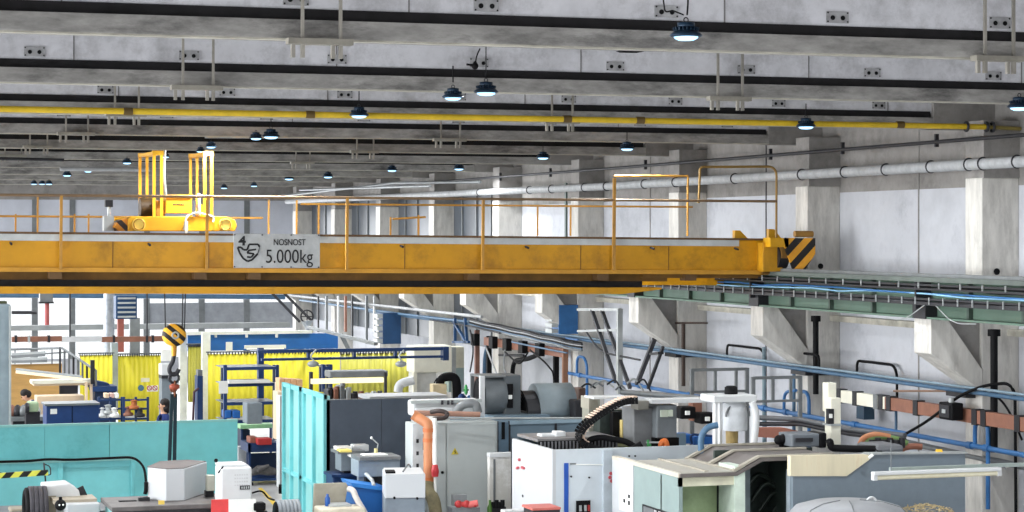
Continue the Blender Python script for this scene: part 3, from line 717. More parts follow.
# unit heaters
def heater(lab, u0, u1, v0, v1, D, side):
    p = PD((u0+u1)/2, v1, D); t = thing('unit_heater', lab, 'heater', p)
    MB().fbox(u0,u1,v0,v1,D,.5).build('casing', blue_pipe if D < 55 else mat('heater_blue',(28,64,102),.5), t)
    Y = PD((u0+u1)/2,0,D)[1]; x0, x1 = XY(u0,Y), XY(u1,Y); d = DY((u0+u1)/2,Y); z0, z1 = H+(HOR-v1)*d/F, H+(HOR-v0)*d/F
    n = 5
    for k in range(n):
        z = z0+(z1-z0)*(k+.5)/n; h = (z1-z0)/n*.32
        m = MB()
        if side == 'front': m.box(x0+.08*(x1-x0), x1-.08*(x1-x0), Y-.06, Y+.0, z-h*.6, z+h*.6)
        else: m.box(x0-.16, x0, Y+.04, Y+.5, z-h, z+h)
        m.build('louvre', steel_pale, t)
    return t
heater('blue unit heater with five louvres in front of the back windows', 116,137,296,319,60,'front')
heater('blue unit heater with side louvres on pale bracket at the third corbel', 559,578,305,334,50,'side')
h2 = heater('tall dark blue unit heater with grilles on the far right wall', 383,401,313,344,64,'side')
br = thing('heater_bracket', 'pale steel wall bracket frame behind the blue heater at the third corbel', 'bracket', PX(605,395,16.6))
MB().bar(PX(578,309.5,16.5),PX(620,309.5,16.5),.06).build('arm', steel_pale, br); MB().bar(PX(578,331,16.5),PX(617,330,16.5),.05).build('arm', steel_pale, br)
MB().bar(PX(619.5,309,16.5),PX(619.5,394,16.5),.11,.1).build('leg', steel_pale, br)
t = thing('blue_bracket_frame', 'small bright blue steel frame on the far right wall below the crane', 'frame', PX(464,344,16.5))
for a, b in (((455,318),(455,343)),((465,318),(467,343)),((454,322),(466,342)),((453,342),(469,342))): MB().bar(PX(*a,16.5),PX(*b,16.5),.07,.06).build('bar', mat('heater_blue',(28,64,102),.5), t)
tag(MB().bar(PX(578,340,16.6),PX(566,338,16.6),.03).build('stub_pipe', blue_pipe), 'short blue pipe stub below the heater at the third corbel', 'pipe')
# rust-brown uprights around x=480..585
for u, v0, v1, X, m_, lab in ((565,338,392,16.7,mat('upright_brown',(146,104,80),.5),'brown painted upright post left of the blue wall pipe'),(477,330,388,16.7,mat('upright_brown2',(128,92,80),.5),'brown painted upright duct at the far right wall'),
        (556,352,392,16.9,black,'slim black upright pipe beside the brown post'),(489,336,384,16.8,black,'slim black upright pipe at the far right wall')):
    a, b = PX(u,v0,X), PX(u,v1,X); tag(MB().box(a[0]-.06,a[0]+.06,a[1]-.05,a[1]+.05,b[2],a[2]).build('upright_post', m_), lab, 'post')
X = 16.9
tag(MB().tube(arc([PX(512,386,X),PX(513,361,X),PX(532,358,X),PX(545,350,X)]), .06, 8).build('bent_pipe', black), 'thick black bent pipe on the white wall behind the square fan', 'pipe')
tag(MB().tube(arc([PX(484,384,X),PX(485,345,X),PX(500,343,X),PX(560,354,X)]), .05, 8).build('bent_pipe', blue_dk), 'slate blue bent pipe running above the square fan', 'pipe')
tag(MB().tube([PX(499,355,X),PX(524,355.5,X)], .035, 6).build('wall_bar', steel_dark), 'short dark horizontal bar on the white wall above the fan', 'bar')
# the lamp cut by the right edge of the frame
o = copy_tree(proto); o.location = (14.15, 23.6, H+1.55); o.scale = (1,1,1); o['label'] = 'high bay lamp cut off by the right edge of the picture'

# bundles of cables along the far right wall
cb = thing('cable_bundle', 'dark bundle of cables strung along the far right wall above the brown busbar', 'cables', PX(520,330,16.6))
rc = random.Random(23)
for k in range(6):
    pts = []
    for j in range(9):
        u = 470+j*14; v = 318+j*3.1+k*1.5+(2.2 if j % 2 else 0)*rc.uniform(.2,1); pts.append(PX(u, v, 16.55))
    MB().tube(arc(pts, n=3), .018+.008*(k % 2), 6).build('cable', (black, steel_dark, zinc, black, blue_dk, steel_grey)[k], cb)
for i, (pts, m_, lab) in enumerate((
  (((505,352),(520,366),(528,352)), black, 'thin black cable looping below the tap-off boxes, left one'),
  (((530,350),(545,362),(553,372),(554,380)), black, 'thin black cable looping below the tap-off boxes, right one'),
  (((486,348),(496,372),(500,382)), zinc, 'pale thin hose dropping to the square fan, left one'),
  (((505,350),(503,368),(510,380)), zinc, 'pale thin hose dropping to the square fan, right one'),
  (((512,342),(536,347),(567,353)), blue_dk, 'thin slate blue pipe under the brown far busbar section'),
  (((470,330),(474,350),(470,372)), steel_dark, 'thin dark cable hanging at the left end of the far busbar'),
  (((585,330),(600,352),(640,360)), steel_dark, 'slack dark cable behind the raking struts'),
  (((430,320),(470,326),(500,333)), steel_dark, 'dark cable running off the blue steel frame on the far wall'))):
    tag(MB().tube(arc([PX(u, v, 16.5) for u, v in pts]), .022, 6).build('wall_cable', m_), lab, 'cable')
# ================================================================== BACK OF THE HALL
t = thing('machine_column', 'tall grey machine column with rounded top at the left edge', 'machine', PD(0,425,42))
MB().fbox(-22,11,304,452,42,.8).build('column_body', mat('column_grey',(134,148,156),.5,var=.1), t, .05)
MB().fbox(9.3,11.2,306,452,41.9,.1).build('edge_strip', steel_pale, t)
MB().fbox(-16,7,301.5,304.5,42.1,.5).build('cap', mat('cap_dark',(70,76,50),.6), t)
# hanging services in front of the back windows
tag(MB().fbox(8,290,324,329,72,.3).build('steel_girder', mat('girder_grey',(142,146,146),.5)), 'long grey horizontal girder across the back windows', 'girder')
tag(MB().tube([PY(-20,295.2,76), PY(285,297,76)], .085, 8).build('back_blue_pipe', blue_dk), 'slate blue pipe running across the top of the back windows', 'pipe')
tag(MB().tube([PY(-20,291.8,76.3), PY(300,293,76.3)], .05, 8).build('back_grey_pipe', steel_grey), 'thin grey pipe just above the blue one across the back windows', 'pipe')
Yb = 57
t = thing('crosswise_busbar', 'brown busbar trunking with one white section in front of the back windows', 'busbar', PY(80,352,Yb))
for u0,u1,m_,n_ in ((12,62,brown_bus,'brown_section'),(62,102,mat('white_section_grey',(196,198,200),.5),'white_section'),(102,172,brown_bus,'brown_section')):
    MB().fbox(u0,u1,336.5,341.8,Yb,.15,True).build(n_, m_, t)
for u in (16,29,49,114,147,153): MB().fbox(u-1.2,u+1.2,335.5,342.5,Yb-.02,.2,True).build('joint', steel_dark if u != 29 else steel_pale, t)
for u in (70,147): MB().tube([PY(u,291,Yb),PY(u,337,Yb)],.02,6).build('hanger_rod', steel_dark, t)
t = thing('sprinkler_drop', 'grey box with a red pipe below it hanging before the back windows', 'pipe', PD(46,324,62))
MB().fbox(40,53,291,302.5,62,.3).build('box', steel_grey, t); MB().fbox(39,54,302,303.5,61.9,.4).build('flange', steel_dark, t)
MB().cyl(PD(47,303,62.1), PD(47,325,62.1), .065).build('red_pipe', mat('faded_red',(170,88,88),.5), t)
tag(MB().cyl(PD(109,291,64), PD(109,355,64), .16).build('grey_duct', mat('duct_grey',(160,166,174),.4,.3,var=.2,scale=6)), 'vertical pale grey duct left of the blue unit heater', 'duct')
tag(MB().fbox(118,124,318,352,63,.2).build('duct_leg', mat('red_brown_leg',(150,84,76),.5)), 'reddish upright post below the blue unit heater', 'post')
tag(MB().tube([PD(12,312.5,64),PD(37,312.5,64)], .05, 8).build('short_pipe', steel_dark), 'short dark pipe before the left back window', 'pipe')
tag(MB().fbox(130,140,318,357,66,.2).build('narrow_duct', steel_grey), 'narrow grey upright duct right of the reddish post', 'duct')
# welding curtains
def curtain(lab, u0, u1, v0, v1, D, m_, folds):
    Y = PD((u0+u1)/2,0,D)[1]; x0, x1 = XY(u0,Y), XY(u1,Y); d = DY((u0+u1)/2,Y); z0, z1 = H+(HOR-v1)*d/F, H+(HOR-v0)*d/F
    t = thing('welding_curtain', lab, 'curtain', ((x0+x1)/2,Y,z0))
    n = folds*6; m = MB(); vs = []
    for i in range(n+1):
        x = x0+(x1-x0)*i/n; y = Y+.014*math.sin(i*2*math.pi/6+.4*math.sin(i*.3)); vs += [(x,y,z0),(x,y,z1),(x,y+.012,z0),(x,y+.012,z1)]
    fs = []
    for i in range(n): a = 4*i; fs += [(a,a+4,a+5,a+1),(a+2,a+3,a+7,a+6),(a+1,a+5,a+7,a+3),(a,a+2,a+6,a+4)]
    m._add(vs, fs, True); m.build('curtain_sheet', m_, t)
    MB().tube([(x0-.05,Y,z1+.05),(x1+.05,Y,z1+.05)], .022, 6).build('curtain_rail', steel_grey, t)
    h = MB()
    for i in range(0, n+1, 3): x = x0+(x1-x0)*i/n; h.box(x-.012,x+.012,Y-.02,Y+.03,z1-.03,z1+.06)
    h.build('hook_row', steel_dark, t)
    return t
curtain('left yellow welding curtain beside the plywood workshop', 80, 112.5, 355, 412, 60, curtain_y, 7)
ct = curtain('yellow welding curtain carrying the warning signs', 118, 161, 355.5, 424, 61, curtain_y, 9)
curtain('narrow dull green-yellow curtain between two white posts', 188, 201, 346, 402, 58, curtain_g, 5)
curtain('wide yellow welding curtain behind the blue racks', 208, 340, 353, 420, 57, curtain_y, 22)
curtain('yellow-green welding curtain at the right behind the light bar', 341, 413, 353, 405, 56, mat('yellow_green_curtain',(200,194,80),.5,var=.18,scale=1.2,streak=(10,10,.4)), 13)
# signs on the curtain
sg2 = thing('warning_sign_row', 'row of small round and square safety signs on the yellow curtain', 'sign', PD(152,391,60.7))
MB().fbox(147,158,385.5,391.5,60.7,.01).build('sign_board', paper, sg2); MB().fbox(141,149.5,378,382,60.7,.01).build('text_board', mat('pale_board',(226,220,190),.6), sg2)
p = PD(141,388,60.65); MB().lathe([(.085,0),(.085,.01)], p, 18, 'y').build('mandatory_disc', mat('disc_blue_grey',(74,110,130),.5), sg2)
for u in (149.5,155): p = PD(u,388,60.62); MB().ring(p,.06,.012,'y',16).bar((p[0]-.04,p[1],p[2]+.04),(p[0]+.04,p[1],p[2]-.04),.014).build('prohibition_ring', red, sg2)
tag(MB().fbox(111.5,118,343,412,60.5,.25).build('steel_post', mat('post_grey',(150,160,164),.5)), 'grey steel post between the two left yellow curtains', 'post')
# white framed booth with blue top
bt = thing('white_framed_booth', 'white framed booth with bright blue upper panel behind the blue racks', 'booth', PD(250,420,58.5))
for u0,u1 in ((180,187),(202.5,210.5)): MB().fbox(u0,u1,333,424,58.5 if u0 < 190 else 57.5,.2).build('post', mat('booth_white',(226,228,222),.5), bt)
MB().fbox(180,312,331.3,334.2,58.7,.2).build('top_rail', mat('booth_white',(226,228,222),.5), bt)
MB().fbox(188,338,334.2,350,59,.1).build('blue_panel', blue_br, bt)
for u in (216,247,277): MB().fbox(u-1,u+1,333.5,337.5,58.5,.1).build('clip', white_p, bt)
MB().fbox(226,232.5,342,352,58.3,.03).build('notice', paper, bt)
t = thing('fluorescent_fitting', 'short white fluorescent fitting under the blue panel', 'lamp', PD(265,348,57.8))
MB().fbox(245,286,345.2,348.6,57.8,.12).build('housing', white_p, t); MB().fbox(247,284,348.4,349.2,57.75,.08).build('tube', tube_glow, t)
# far clutter right of booth: round valve wheel and pale struts
t = thing('valve_wheel', 'dark round hand wheel on a grey cone near the far right corner', 'valve', PD(307,333,60))
p = PD(307,316.5,60); MB().ring(p,.17,.022,'y',20).bar((p[0]-.17,p[1],p[2]),(p[0]+.17,p[1],p[2]),.025).bar((p[0],p[1],p[2]-.17),(p[0],p[1],p[2]+.17),.025).build('wheel', steel_dark, t)
MB().cyl(PD(307,321,60), PD(308,330,60), .16, .05).build('cone', steel_pale, t)
for a,b,lab in (((272,293),(300,322),'dark slanting rail left of the far hand wheel'),((284,293),(312,321),'dark slanting rail running to the far hand wheel')):
    tag(MB().bar(PD(*a,62),PD(*b,62),.07).build('slanting_rail', steel_dark), lab, 'rail')
rr = random.Random(5)
tag(MB().bar(PD(308,327,58),PD(376,344,52),.09,.07).build('pale_beam', steel_grey), 'pale inclined beam above the right end of the blue booth panel', 'beam')
tag(MB().bar(PD(341,334,56),PD(349,350,56),.16,.1).build('grey_chute', steel_grey), 'grey chute at the right end of the blue booth panel', 'chute')
for i,u in enumerate((318,326,338,345,352,366,374)):
    tag(MB().fbox(u,u+(2 if i%2 else 1.3),296,332+6*(i%3),64+i*.4,.12).build('upright', (steel_dark,steel_grey,white_p,brown_bus)[i%4]), 'thin %s upright, number %s from the left in the far right corner' % (('dark','grey','white','brown')[i%4], ('one','two','three','four','five','six','seven')[i]), 'upright')
# blue gantry frame
gt = thing('blue_gantry', 'long dark blue double-beam gantry with an end plate in front of the curtains', 'gantry', PD(350,412,50))
MB().fbox(258.5,264,348,420,50,.18).build('post', navy, gt)
Yg = PD(350,0,50)[1]
MB().fbox(258,448,348.6,351.8,Yg,.16,True).build('top_beam', navy, gt); MB().fbox(262,448,357,359.4,Yg,.16,True).build('lower_beam', navy, gt)
for u in (309,355,396): MB().fbox(u-1.2,u+1.2,351,358,Yg,.14,True).build('strut', navy, gt)
MB().fbox(443.5,449,347,360.5,Yg-.05,.25,True).build('end_plate', navy, gt)
for u, lab in ((313,'left pale tool bundle hanging on the blue gantry'),(401,'right pale tool bundle hanging on the blue gantry')):
    t = thing('hanging_tool', lab, 'tool', PD(u,366,49.6))
    MB().tube(arc([PD(u+3,350,49.6),PD(u-3,356,49.6),PD(u+1,361,49.6)]), .02, 6).build('strap', steel_pale, t)
    MB().ball(PD(u,364,49.6), .09, (1.5,1,.8)).build('body', steel_pale, t)
# blue racks
def rack(lab, posts, beams_, v1, D, extra=()):
    u0, u1 = posts[0], posts[-1]; t = thing('blue_rack', lab, 'rack', PD((u0+u1)/2, v1, D)); Y = PD((u0+u1)/2,0,D)[1]
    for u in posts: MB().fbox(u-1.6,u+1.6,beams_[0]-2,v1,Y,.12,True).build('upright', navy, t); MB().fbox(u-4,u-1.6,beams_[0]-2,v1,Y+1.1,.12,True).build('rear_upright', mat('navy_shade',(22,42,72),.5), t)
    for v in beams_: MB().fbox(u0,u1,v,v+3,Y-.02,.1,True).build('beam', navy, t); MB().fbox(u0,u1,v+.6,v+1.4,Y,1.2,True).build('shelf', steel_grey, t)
    return t
rack('blue storage rack with papers and boxes in front of the wide yellow curtain', (225.5,277.5), (367,383.5,402,420), 440, 48)
rack('second blue rack end standing right of the paper-hung one', (324,331), (366.5,), 392, 49)
for u0,u1,v0,v1,lab in ((219,228,381,393.5,'white paper sheet clipped to the left post of the blue rack'),(275,281.5,382,393.5,'white paper sheet clipped to the right post of the blue rack')):
    tag(MB().fbox(u0,u1,v0,v1,47.6,.02).build('paper_sheet', paper), lab, 'paper')
tag(MB().fbox(229,270,380.5,383.3,47.8,.5).build('white_tray', paper), 'long white tray lying on the blue rack shelf', 'tray')
tag(MB().fbox(247,262.5,403,424,46.6,.5).build('grey_locker', mat('locker_grey',(118,128,136),.5), bevel=.02), 'grey locker standing before the blue rack', 'locker')
for i,(u0,u1) in enumerate(((225,231.5),(233,240.5))):
    tag(MB().fbox(u0,u1,410.5,418.3,47.8,.4).build('blue_crate', blue_br, bevel=.02), ('left' if i == 0 else 'right')+' small bright blue crate on the bottom shelf of the rack', 'crate')
for i in range(4): tag(MB().fbox(279.5+i*6,284.5+i*6,378.5+.4*i,396,46.5,.4).build('wooden_crate', mat('crate_orange_wood',(214,170,128),.6)), '%s pale orange wooden crate in the row above the turquoise booth' % ('first','second','third','fourth')[i], 'crate', 'wooden crates behind the turquoise booth')
tag(MB().fbox(278,284.6,392,440,45,.5).build('wooden_post_stack', wood_p), 'pale upright wooden boards left of the turquoise booth', 'boards')
# light bar behind the slate wall
t = thing('work_light_bar', 'long hooded fluorescent work light above the slate grey wall', 'lamp', PD(350,384,44))
MB().fbox(330,388,371,377.3,44,.5).build('hood', steel_grey, t, .02); MB().fbox(312,384,378.4,383.3,44.1,.15).build('tube', tube_glow, t); MB().fbox(385,387,372,398,44,.1).build('leg', steel_dark, t); MB().fbox(310,313,372,400,44,.1).build('leg', steel_dark, t)
r = random.Random(11)
names = [('gear_part','dark gear-like part'),('steel_bracket','brown steel bracket'),('motor_part','grey motor part'),('pipe_fitting','pale pipe fitting')]
for i in range(9):
    u = 328+i*6.2; v = 399; h = r.uniform(5,14) if i < 4 else r.uniform(3,7); n_, l_ = names[i%4]
    m = MB().fbox(u,u+4.6,v-h,v+2,42,.4); p = PD(u+2.3,v-h,42.1); m.cyl((p[0],p[1],p[2]-.02),(p[0],p[1],p[2]+.05),.05,seg=10)
    tag(m.build(n_, (steel_dark,brown_bus,steel_grey,steel_pale)[i%4], bevel=.015), l_+' on the shelf above the slate wall, %s from the left' % ('first','second','third','fourth','fifth','sixth','seventh','eighth','ninth')[i], 'part')
tag(MB().fbox(318,400,399,402,42,.8).build('storage_shelf', steel_grey), 'grey shelf just behind the slate wall carrying small parts', 'shelf')

# plywood workshop
ws = thing('plywood_workshop', 'open plywood workshop cubicle with cream counter at the left', 'cubicle', PD(45,420,53))
MB().fbox(10,62,363.5,420,54,.08).build('back_wall', wood, ws)
MB().fbox(10,62,362.3,364,53.9,.15).build('top_edge', paper, ws)
MB().fbox(37,84,396,420,51,.6).build('counter', wood_p, ws); MB().fbox(32,93,380,383.5,50,.5).build('lintel', cream, ws); MB().fbox(34,92,383.5,385.5,50.1,.4).build('lintel_trim', wood_p, ws)
for u in (86.5,91.5): MB().fbox(u-1.2,u+1.2,382,420,50,.1).build('post', wood_p, ws)
MB().fbox(60,78,385,396,53,.2).build('dark_opening', steel_dark, ws)
for i,(u0,v0,u1,v1,lab) in enumerate(((16,371,82,378.5,'long glowing fluorescent tube fitting sloping over the plywood workshop'),(12,356,45,354,'upper unlit grey tube fitting above the plywood workshop'),(12,361,47,360,'lower unlit grey tube fitting above the plywood workshop'))):
    t = thing('tube_fitting', lab, 'lamp', PD((u0+u1)/2,v1,50))
    a, b = PD(u0,v0,49.5), PD(u1,v1,49.5)
    MB().bar((a[0],a[1],a[2]+.04),(b[0],b[1],b[2]+.04),.07,.05).build('housing', steel_pale, t)
    MB().bar((a[0],a[1],a[2]-.02),(b[0],b[1],b[2]-.02),.06,.06).build('tube', tube_glow if i == 0 else steel_grey, t)
# open steel stair with mesh guard
st = thing('steel_stair_guard', 'grey steel guard railing of a stair above the plywood workshop', 'railing', PD(75,404,52))
MB().tube([PD(10,349.5,53),PD(62,348,53),PD(95,370,50)], .03, 6).build('handrail', steel_grey, st)
MB().tube([PD(10,356,53),PD(70,352,53)], .02, 6).build('mid_rail', steel_grey, st)
for i in range(9):
    f = i/8; u = 60+36*f; d = 53-3*f; MB().bar(PD(u,347+23*f,d), PD(u,376+10*f,d), .045).build('baluster', steel_grey if i % 3 else steel_dark, st)
for u in (15,31,52): MB().bar(PD(u,349,53),PD(u,364,53),.03).build('post', steel_grey, st)
MB().bar(PD(60,376,53),PD(97,388,50),.1,.06).build('stringer', steel_dark, st)
MB().bar(PD(92.5,360,50),PD(92.5,384,50),.09).build('newel_post', steel_dark, st)
# navy cabinet, carts and racks in front of it
t = thing('navy_cabinet', 'wide dark blue steel cabinet with grey top and white label', 'cabinet', PD(73,440,44))
MB().fbox(46.5,99,405.5,445,44,.7).build('body', mat('navy_cabinet_blue',(22,56,112),.45), t, .015); MB().fbox(45,100,403.6,405.6,43.95,.75).build('top', steel_grey, t); MB().fbox(50.5,57,409,414,PD(73,0,44)[1]-.02,.02,True).build('label_card', paper, t)
MB().fbox(72,72.6,406,445,PD(73,0,44)[1]-.012,.02,True).build('door_gap', black, t)
t = thing('navy_workbench', 'dark blue workbench with loose parts behind the navy cabinet', 'workbench', PD(105,410,50))
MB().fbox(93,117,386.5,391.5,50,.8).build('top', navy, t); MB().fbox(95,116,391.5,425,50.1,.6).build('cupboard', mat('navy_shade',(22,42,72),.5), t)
MB().prism([(PD(96,0,50)[0],PD(96,381,50)[2]),(PD(110,0,50)[0],PD(110,384,50)[2]),(PD(112,0,50)[0],PD(112,386.5,50)[2]),(PD(94,0,50)[0],PD(94,386.5,50)[2])],'y',PD(100,0,50)[1]+.2,PD(100,0,50)[1]+.7).build('slanted_tray', navy, t)
for u0,u1,lab in ((99,122,'left blue tubular trolley holding white parts'),(124,148,'right blue tubular trolley nearest the dark-haired person')):
    D = 46.5; t = thing('blue_trolley', lab, 'trolley', PD((u0+u1)/2,440,D)); Y = PD((u0+u1)/2,0,D)[1]
    for u in (u0,u1,(u0+u1)/2):
        MB().fbox(u-1.1,u+1.1,397,446,Y,.06,True).build('upright', navy, t)
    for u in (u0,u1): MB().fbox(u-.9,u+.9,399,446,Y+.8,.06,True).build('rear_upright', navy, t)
    for v in (400,409,419): MB().fbox(u0,u1,v-1,v+1,Y-.01,.05,True).build('rail', navy, t)
    MB().fbox(u0,u1,418,419.5,Y,.85,True).build('tray', steel_grey, t)
r = random.Random(21)
for i,(u,v,lab,m_) in enumerate(((104,414,'white casting on the left blue trolley, front',white_p),(110,411,'pale casting on the left blue trolley, middle',steel_pale),(116,414,'white casting on the left blue trolley, right',paper),(130,413,'brown casting on the right blue trolley, left',brown_bus),(136,406,'orange-brown casting on the right blue trolley, upper',mat('casting_orange',(180,104,56),.5)),(142,414,'dark casting on the right blue trolley, right',steel_dark))):
    p = PD(u,v+4,46.2); t = MB().lathe([(.02,0),(.11,.0),(.11,.06),(.06,.08),(.06,.17),(.09,.18),(.02,.2)], (p[0],p[1]+.3,p[2]), 14).build('casting', m_); tag(t, lab, 'casting')
for i in range(3): tag(MB().fbox(105+i*5,109+i*5,393.5,398,48,.3).build('small_box', (wood_p,mat('box_pink',(206,170,160),.6),paper)[i], bevel=.01), '%s small carton in the row behind the left blue trolley' % ('left','middle','right')[i], 'box')
t = thing('office_printer_stand', 'white printer-like box with dark slot on a grey stand behind the sling', 'printer', PD(167,420,56))
MB().fbox(161.5,172,364,375.5,56,.5).build('body', white_p, t, .02); MB().fbox(161.7,171.8,375.5,378.5,55.95,.5).build('slot', steel_dark, t); MB().fbox(162,172,378.5,420,56,.5).build('stand', mat('locker_grey',(118,128,136),.5), t)
MB().fbox(161.5,172,350,361,57,.1).build('screen', paper, t)
t = thing('narrow_machine', 'slim navy and grey upright machine beside the right white post', 'machine', PD(200,420,54))
MB().fbox(197.5,203,376,430,54,.4).build('body', navy, t); MB().fbox(198,202.5,370,376,54.1,.3).build('head', steel_grey, t); MB().tube([PD(193,420,54),PD(194,392,54),PD(199,388,54)],.03,6).build('lever', mat('dark_red_lever',(70,40,50),.5), t)

# people ---------------------------------------------------------------
def skin_body(name, verts, edges, radii, root, m_, parent):
    me = bpy.data.meshes.new(name); o0 = Vector(parent['_o'])
    me.from_pydata([tuple(Vector(v)) for v in verts], edges, []); o = bpy.data.objects.new(name, me); COL.objects.link(o)
    o.parent = parent; o['_o'] = tuple(o0)
    s = o.modifiers.new('skin', 'SKIN')
    for i, r in enumerate(radii): me.skin_vertices[0].data[i].radius = (r, r) if not isinstance(r, tuple) else r
    for i in range(len(verts)): me.skin_vertices[0].data[i].use_root = (i == root)
    o.modifiers.new('sub', 'SUBSURF').levels = 1; o.modifiers['sub'].render_levels = 2
    bpy.context.view_layer.update()
    m2 = bpy.data.meshes.new_from_object(o.evaluated_get(bpy.context.evaluated_depsgraph_get()))
    o.modifiers.clear(); o.data = m2; m2.materials.clear(); m2.materials.append(m_)
    for p in m2.polygons: p.use_smooth = True
    return o
def person(lab, loc, yaw, lean=0.0, arms='down', shirt=workwear, hairlen=.0):
    """standing figure, facing local -y, built as one continuous surface; clothing and hair are separate children"""
    t = thing('person', lab, 'person', loc); 
    def R(x, y, z):
        if z > .92 and lean:                               # bend forward at the hip
            dz = z-.92; y, z = y*math.cos(lean)-dz*math.sin(lean), .92+dz*math.cos(lean)+y*math.sin(lean)
        c, s = math.cos(yaw), math.sin(yaw); return (x*c-y*s, x*s+y*c, z)
    V = [(0,0,.95),(0,0,1.12),(0,0,1.3),(0,.01,1.42),(0,.0,1.5),(0,-.01,1.56),(0,-.015,1.64),(0,-.01,1.72)]
    E = [(i,i+1) for i in range(7)]; Rr = [(.16,.12),(.14,.11),(.17,.12),(.12,.09),.055,.07,.088,.06]
    hand = []
    for s in (-1,1):
        b = len(V); V += [(s*.1,0,.88),(s*.11,.0,.5),(s*.11,.02,.1),(s*.11,-.1,.04)]; E += [(0,b),(b,b+1),(b+1,b+2),(b+2,b+3)]; Rr += [.09,.06,.045,.04]
        b = len(V)
        el = (s*.25,.02,1.13) if arms == 'down' else (s*.26,-.1,1.12)
        wr_ = (s*.26,-.05,.88) if arms == 'down' else (s*.15,-.34,1.08)
        V += [(s*.19,.01,1.4),el,wr_]; E += [(3,b),(b,b+1),(b+1,b+2)]; Rr += [.06,.046,.034]
        d = (Vector(wr_)-Vector(el)).normalized(); palm = Vector(wr_)+d*.08
        V.append(tuple(palm)); E.append((b+2,b+3)); Rr.append(.034)
        side = Vector((1,0,0)) if abs(d.x) < .8 else Vector((0,0,1)); side = (side-d*side.dot(d)).normalized()
        for k,(o_,L_) in enumerate(((-.028,.07),(-.01,.085),(.01,.08),(.028,.062))):
            n = len(V); q = palm+side*o_+d*.02; V += [tuple(q+d*.03), tuple(q+d*L_*.6+Vector((0,-.012,0))), tuple(q+d*L_+Vector((0,-.03,0)))]; E += [(b+3,n),(n,n+1),(n+1,n+2)]; Rr += [.0095,.009,.008]
        n = len(V); th = Vector(wr_)+d*.03-side*s*.03; V += [tuple(th), tuple(th+d*.04-side*s*.025)]; E += [(b+3,n),(n,n+1)]; Rr += [.011,.009]
    body = skin_body('body', [R(*v) for v in V], E, Rr, 0, skin, t)
    # face
    fm = MB()
    def hp(x,y,z): q = R(x,y,z); return tuple(Vector(q)+Vector(loc))
    fm.ball(hp(0,-.105,1.62), .018); fm.ball(hp(-.088,0,1.63), .022); fm.ball(hp(.088,0,1.63), .022); fm.build('nose_and_ears', skin, t)
    e = MB(); e.ball(hp(-.033,-.092,1.655), .01); e.ball(hp(.033,-.092,1.655), .01); e.build('eyes', black, t)
    MB().bar(hp(-.025,-.09,1.575), hp(.025,-.09,1.575), .012).build('mouth', mat('lips',(160,84,80),.5), t)
    hm = MB(); hm.ball(hp(0,.03,1.70), .108, (1,1,.9)); hm.ball(hp(0,.06,1.64), .1)
    if hairlen: hm.ball(hp(0,.07,1.56), .1); hm.ball(hp(-.07,.04,1.58), .06); hm.ball(hp(.07,.04,1.58), .06)
    hm.build('hair', hair, t)
    # clothing a little outside the body
    V2 = [(0,0,.92),(0,0,1.12),(0,0,1.3),(0,.01,1.43)]; E2 = [(0,1),(1,2),(2,3)]; R2 = [(.185,.145),(.165,.135),(.19,.145),(.13,.1)]
    for s in (-1,1):
        b = len(V2); el = (s*.25,.02,1.13) if arms == 'down' else (s*.26,-.1,1.12); wr_ = (s*.26,-.04,.92) if arms == 'down' else (s*.17,-.29,1.09)
        V2 += [(s*.2,.01,1.4),el,wr_]; E2 += [(3,b),(b,b+1),(b+1,b+2)]; R2 += [.078,.062,.05]
    skin_body('jacket', [R(*v) for v in V2], E2, R2, 0, shirt, t)
    V3 = [(0,0,.98)]; E3 = []; R3 = [(.17,.13)]
    for s in (-1,1):
        b = len(V3); V3 += [(s*.1,0,.86),(s*.11,0,.5),(s*.11,.02,.12)]; E3 += [(0,b),(b,b+1),(b+1,b+2)]; R3 += [.108,.08,.07]
    skin_body('trousers', [R(*v) for v in V3], E3, R3, 0, mat('dark_trousers',(34,40,60),.8), t)
    return t
p = PD(163.5, 408, 47.2)
person('dark-haired person in blue workwear facing left behind the turquoise screen', (p[0], p[1], 0.0), -math.pi/2, hairlen=1)
p = PD(44, 395, 52.2); person('person in blue jacket bending over work in the plywood workshop', (p[0], p[1], 0), -math.pi/2, lean=.65, arms='fwd')
t = thing('bench_grinder', 'pale green bench machine in front of the bending person', 'machine', PD(33,424,46))
MB().fbox(28,39,402,412,46,.4).build('green_body', mat('pale_green',(164,186,150),.5), t, .04); MB().fbox(26,40,412,440,46.1,.3).build('stand', steel_dark, t); MB().lathe([(.1,-.04),(.12,0),(.1,.04)], PD(27,408,46), 16, 'x').build('wheel', steel_dark, t)
t = thing('cluttered_bench', 'low bench with dark and brown oddments at the far left', 'bench', PD(20,430,47))
MB().fbox(11,46,417,421,47,.6).build('top', steel_grey, t); MB().fbox(13,44,421,445,47.1,.4).build('front', steel_dark, t)
r = random.Random(4)
for i,lab in enumerate(('leftmost brown lump','dark lump beside the brown one','grey tool','brown tool','pale lump')):
    u = 13+i*6; p = PD(u,417,46.9); tag(MB().lathe([(.02,0),(.1,0),(.12,.1),(.07,.2),(.02,.24)], (p[0],p[1]+.3,p[2]), 12).build('oddment', (brown_bus,steel_dark,steel_grey,brown_bus,steel_pale)[i]), lab+' on the low bench at far left', 'oddment')

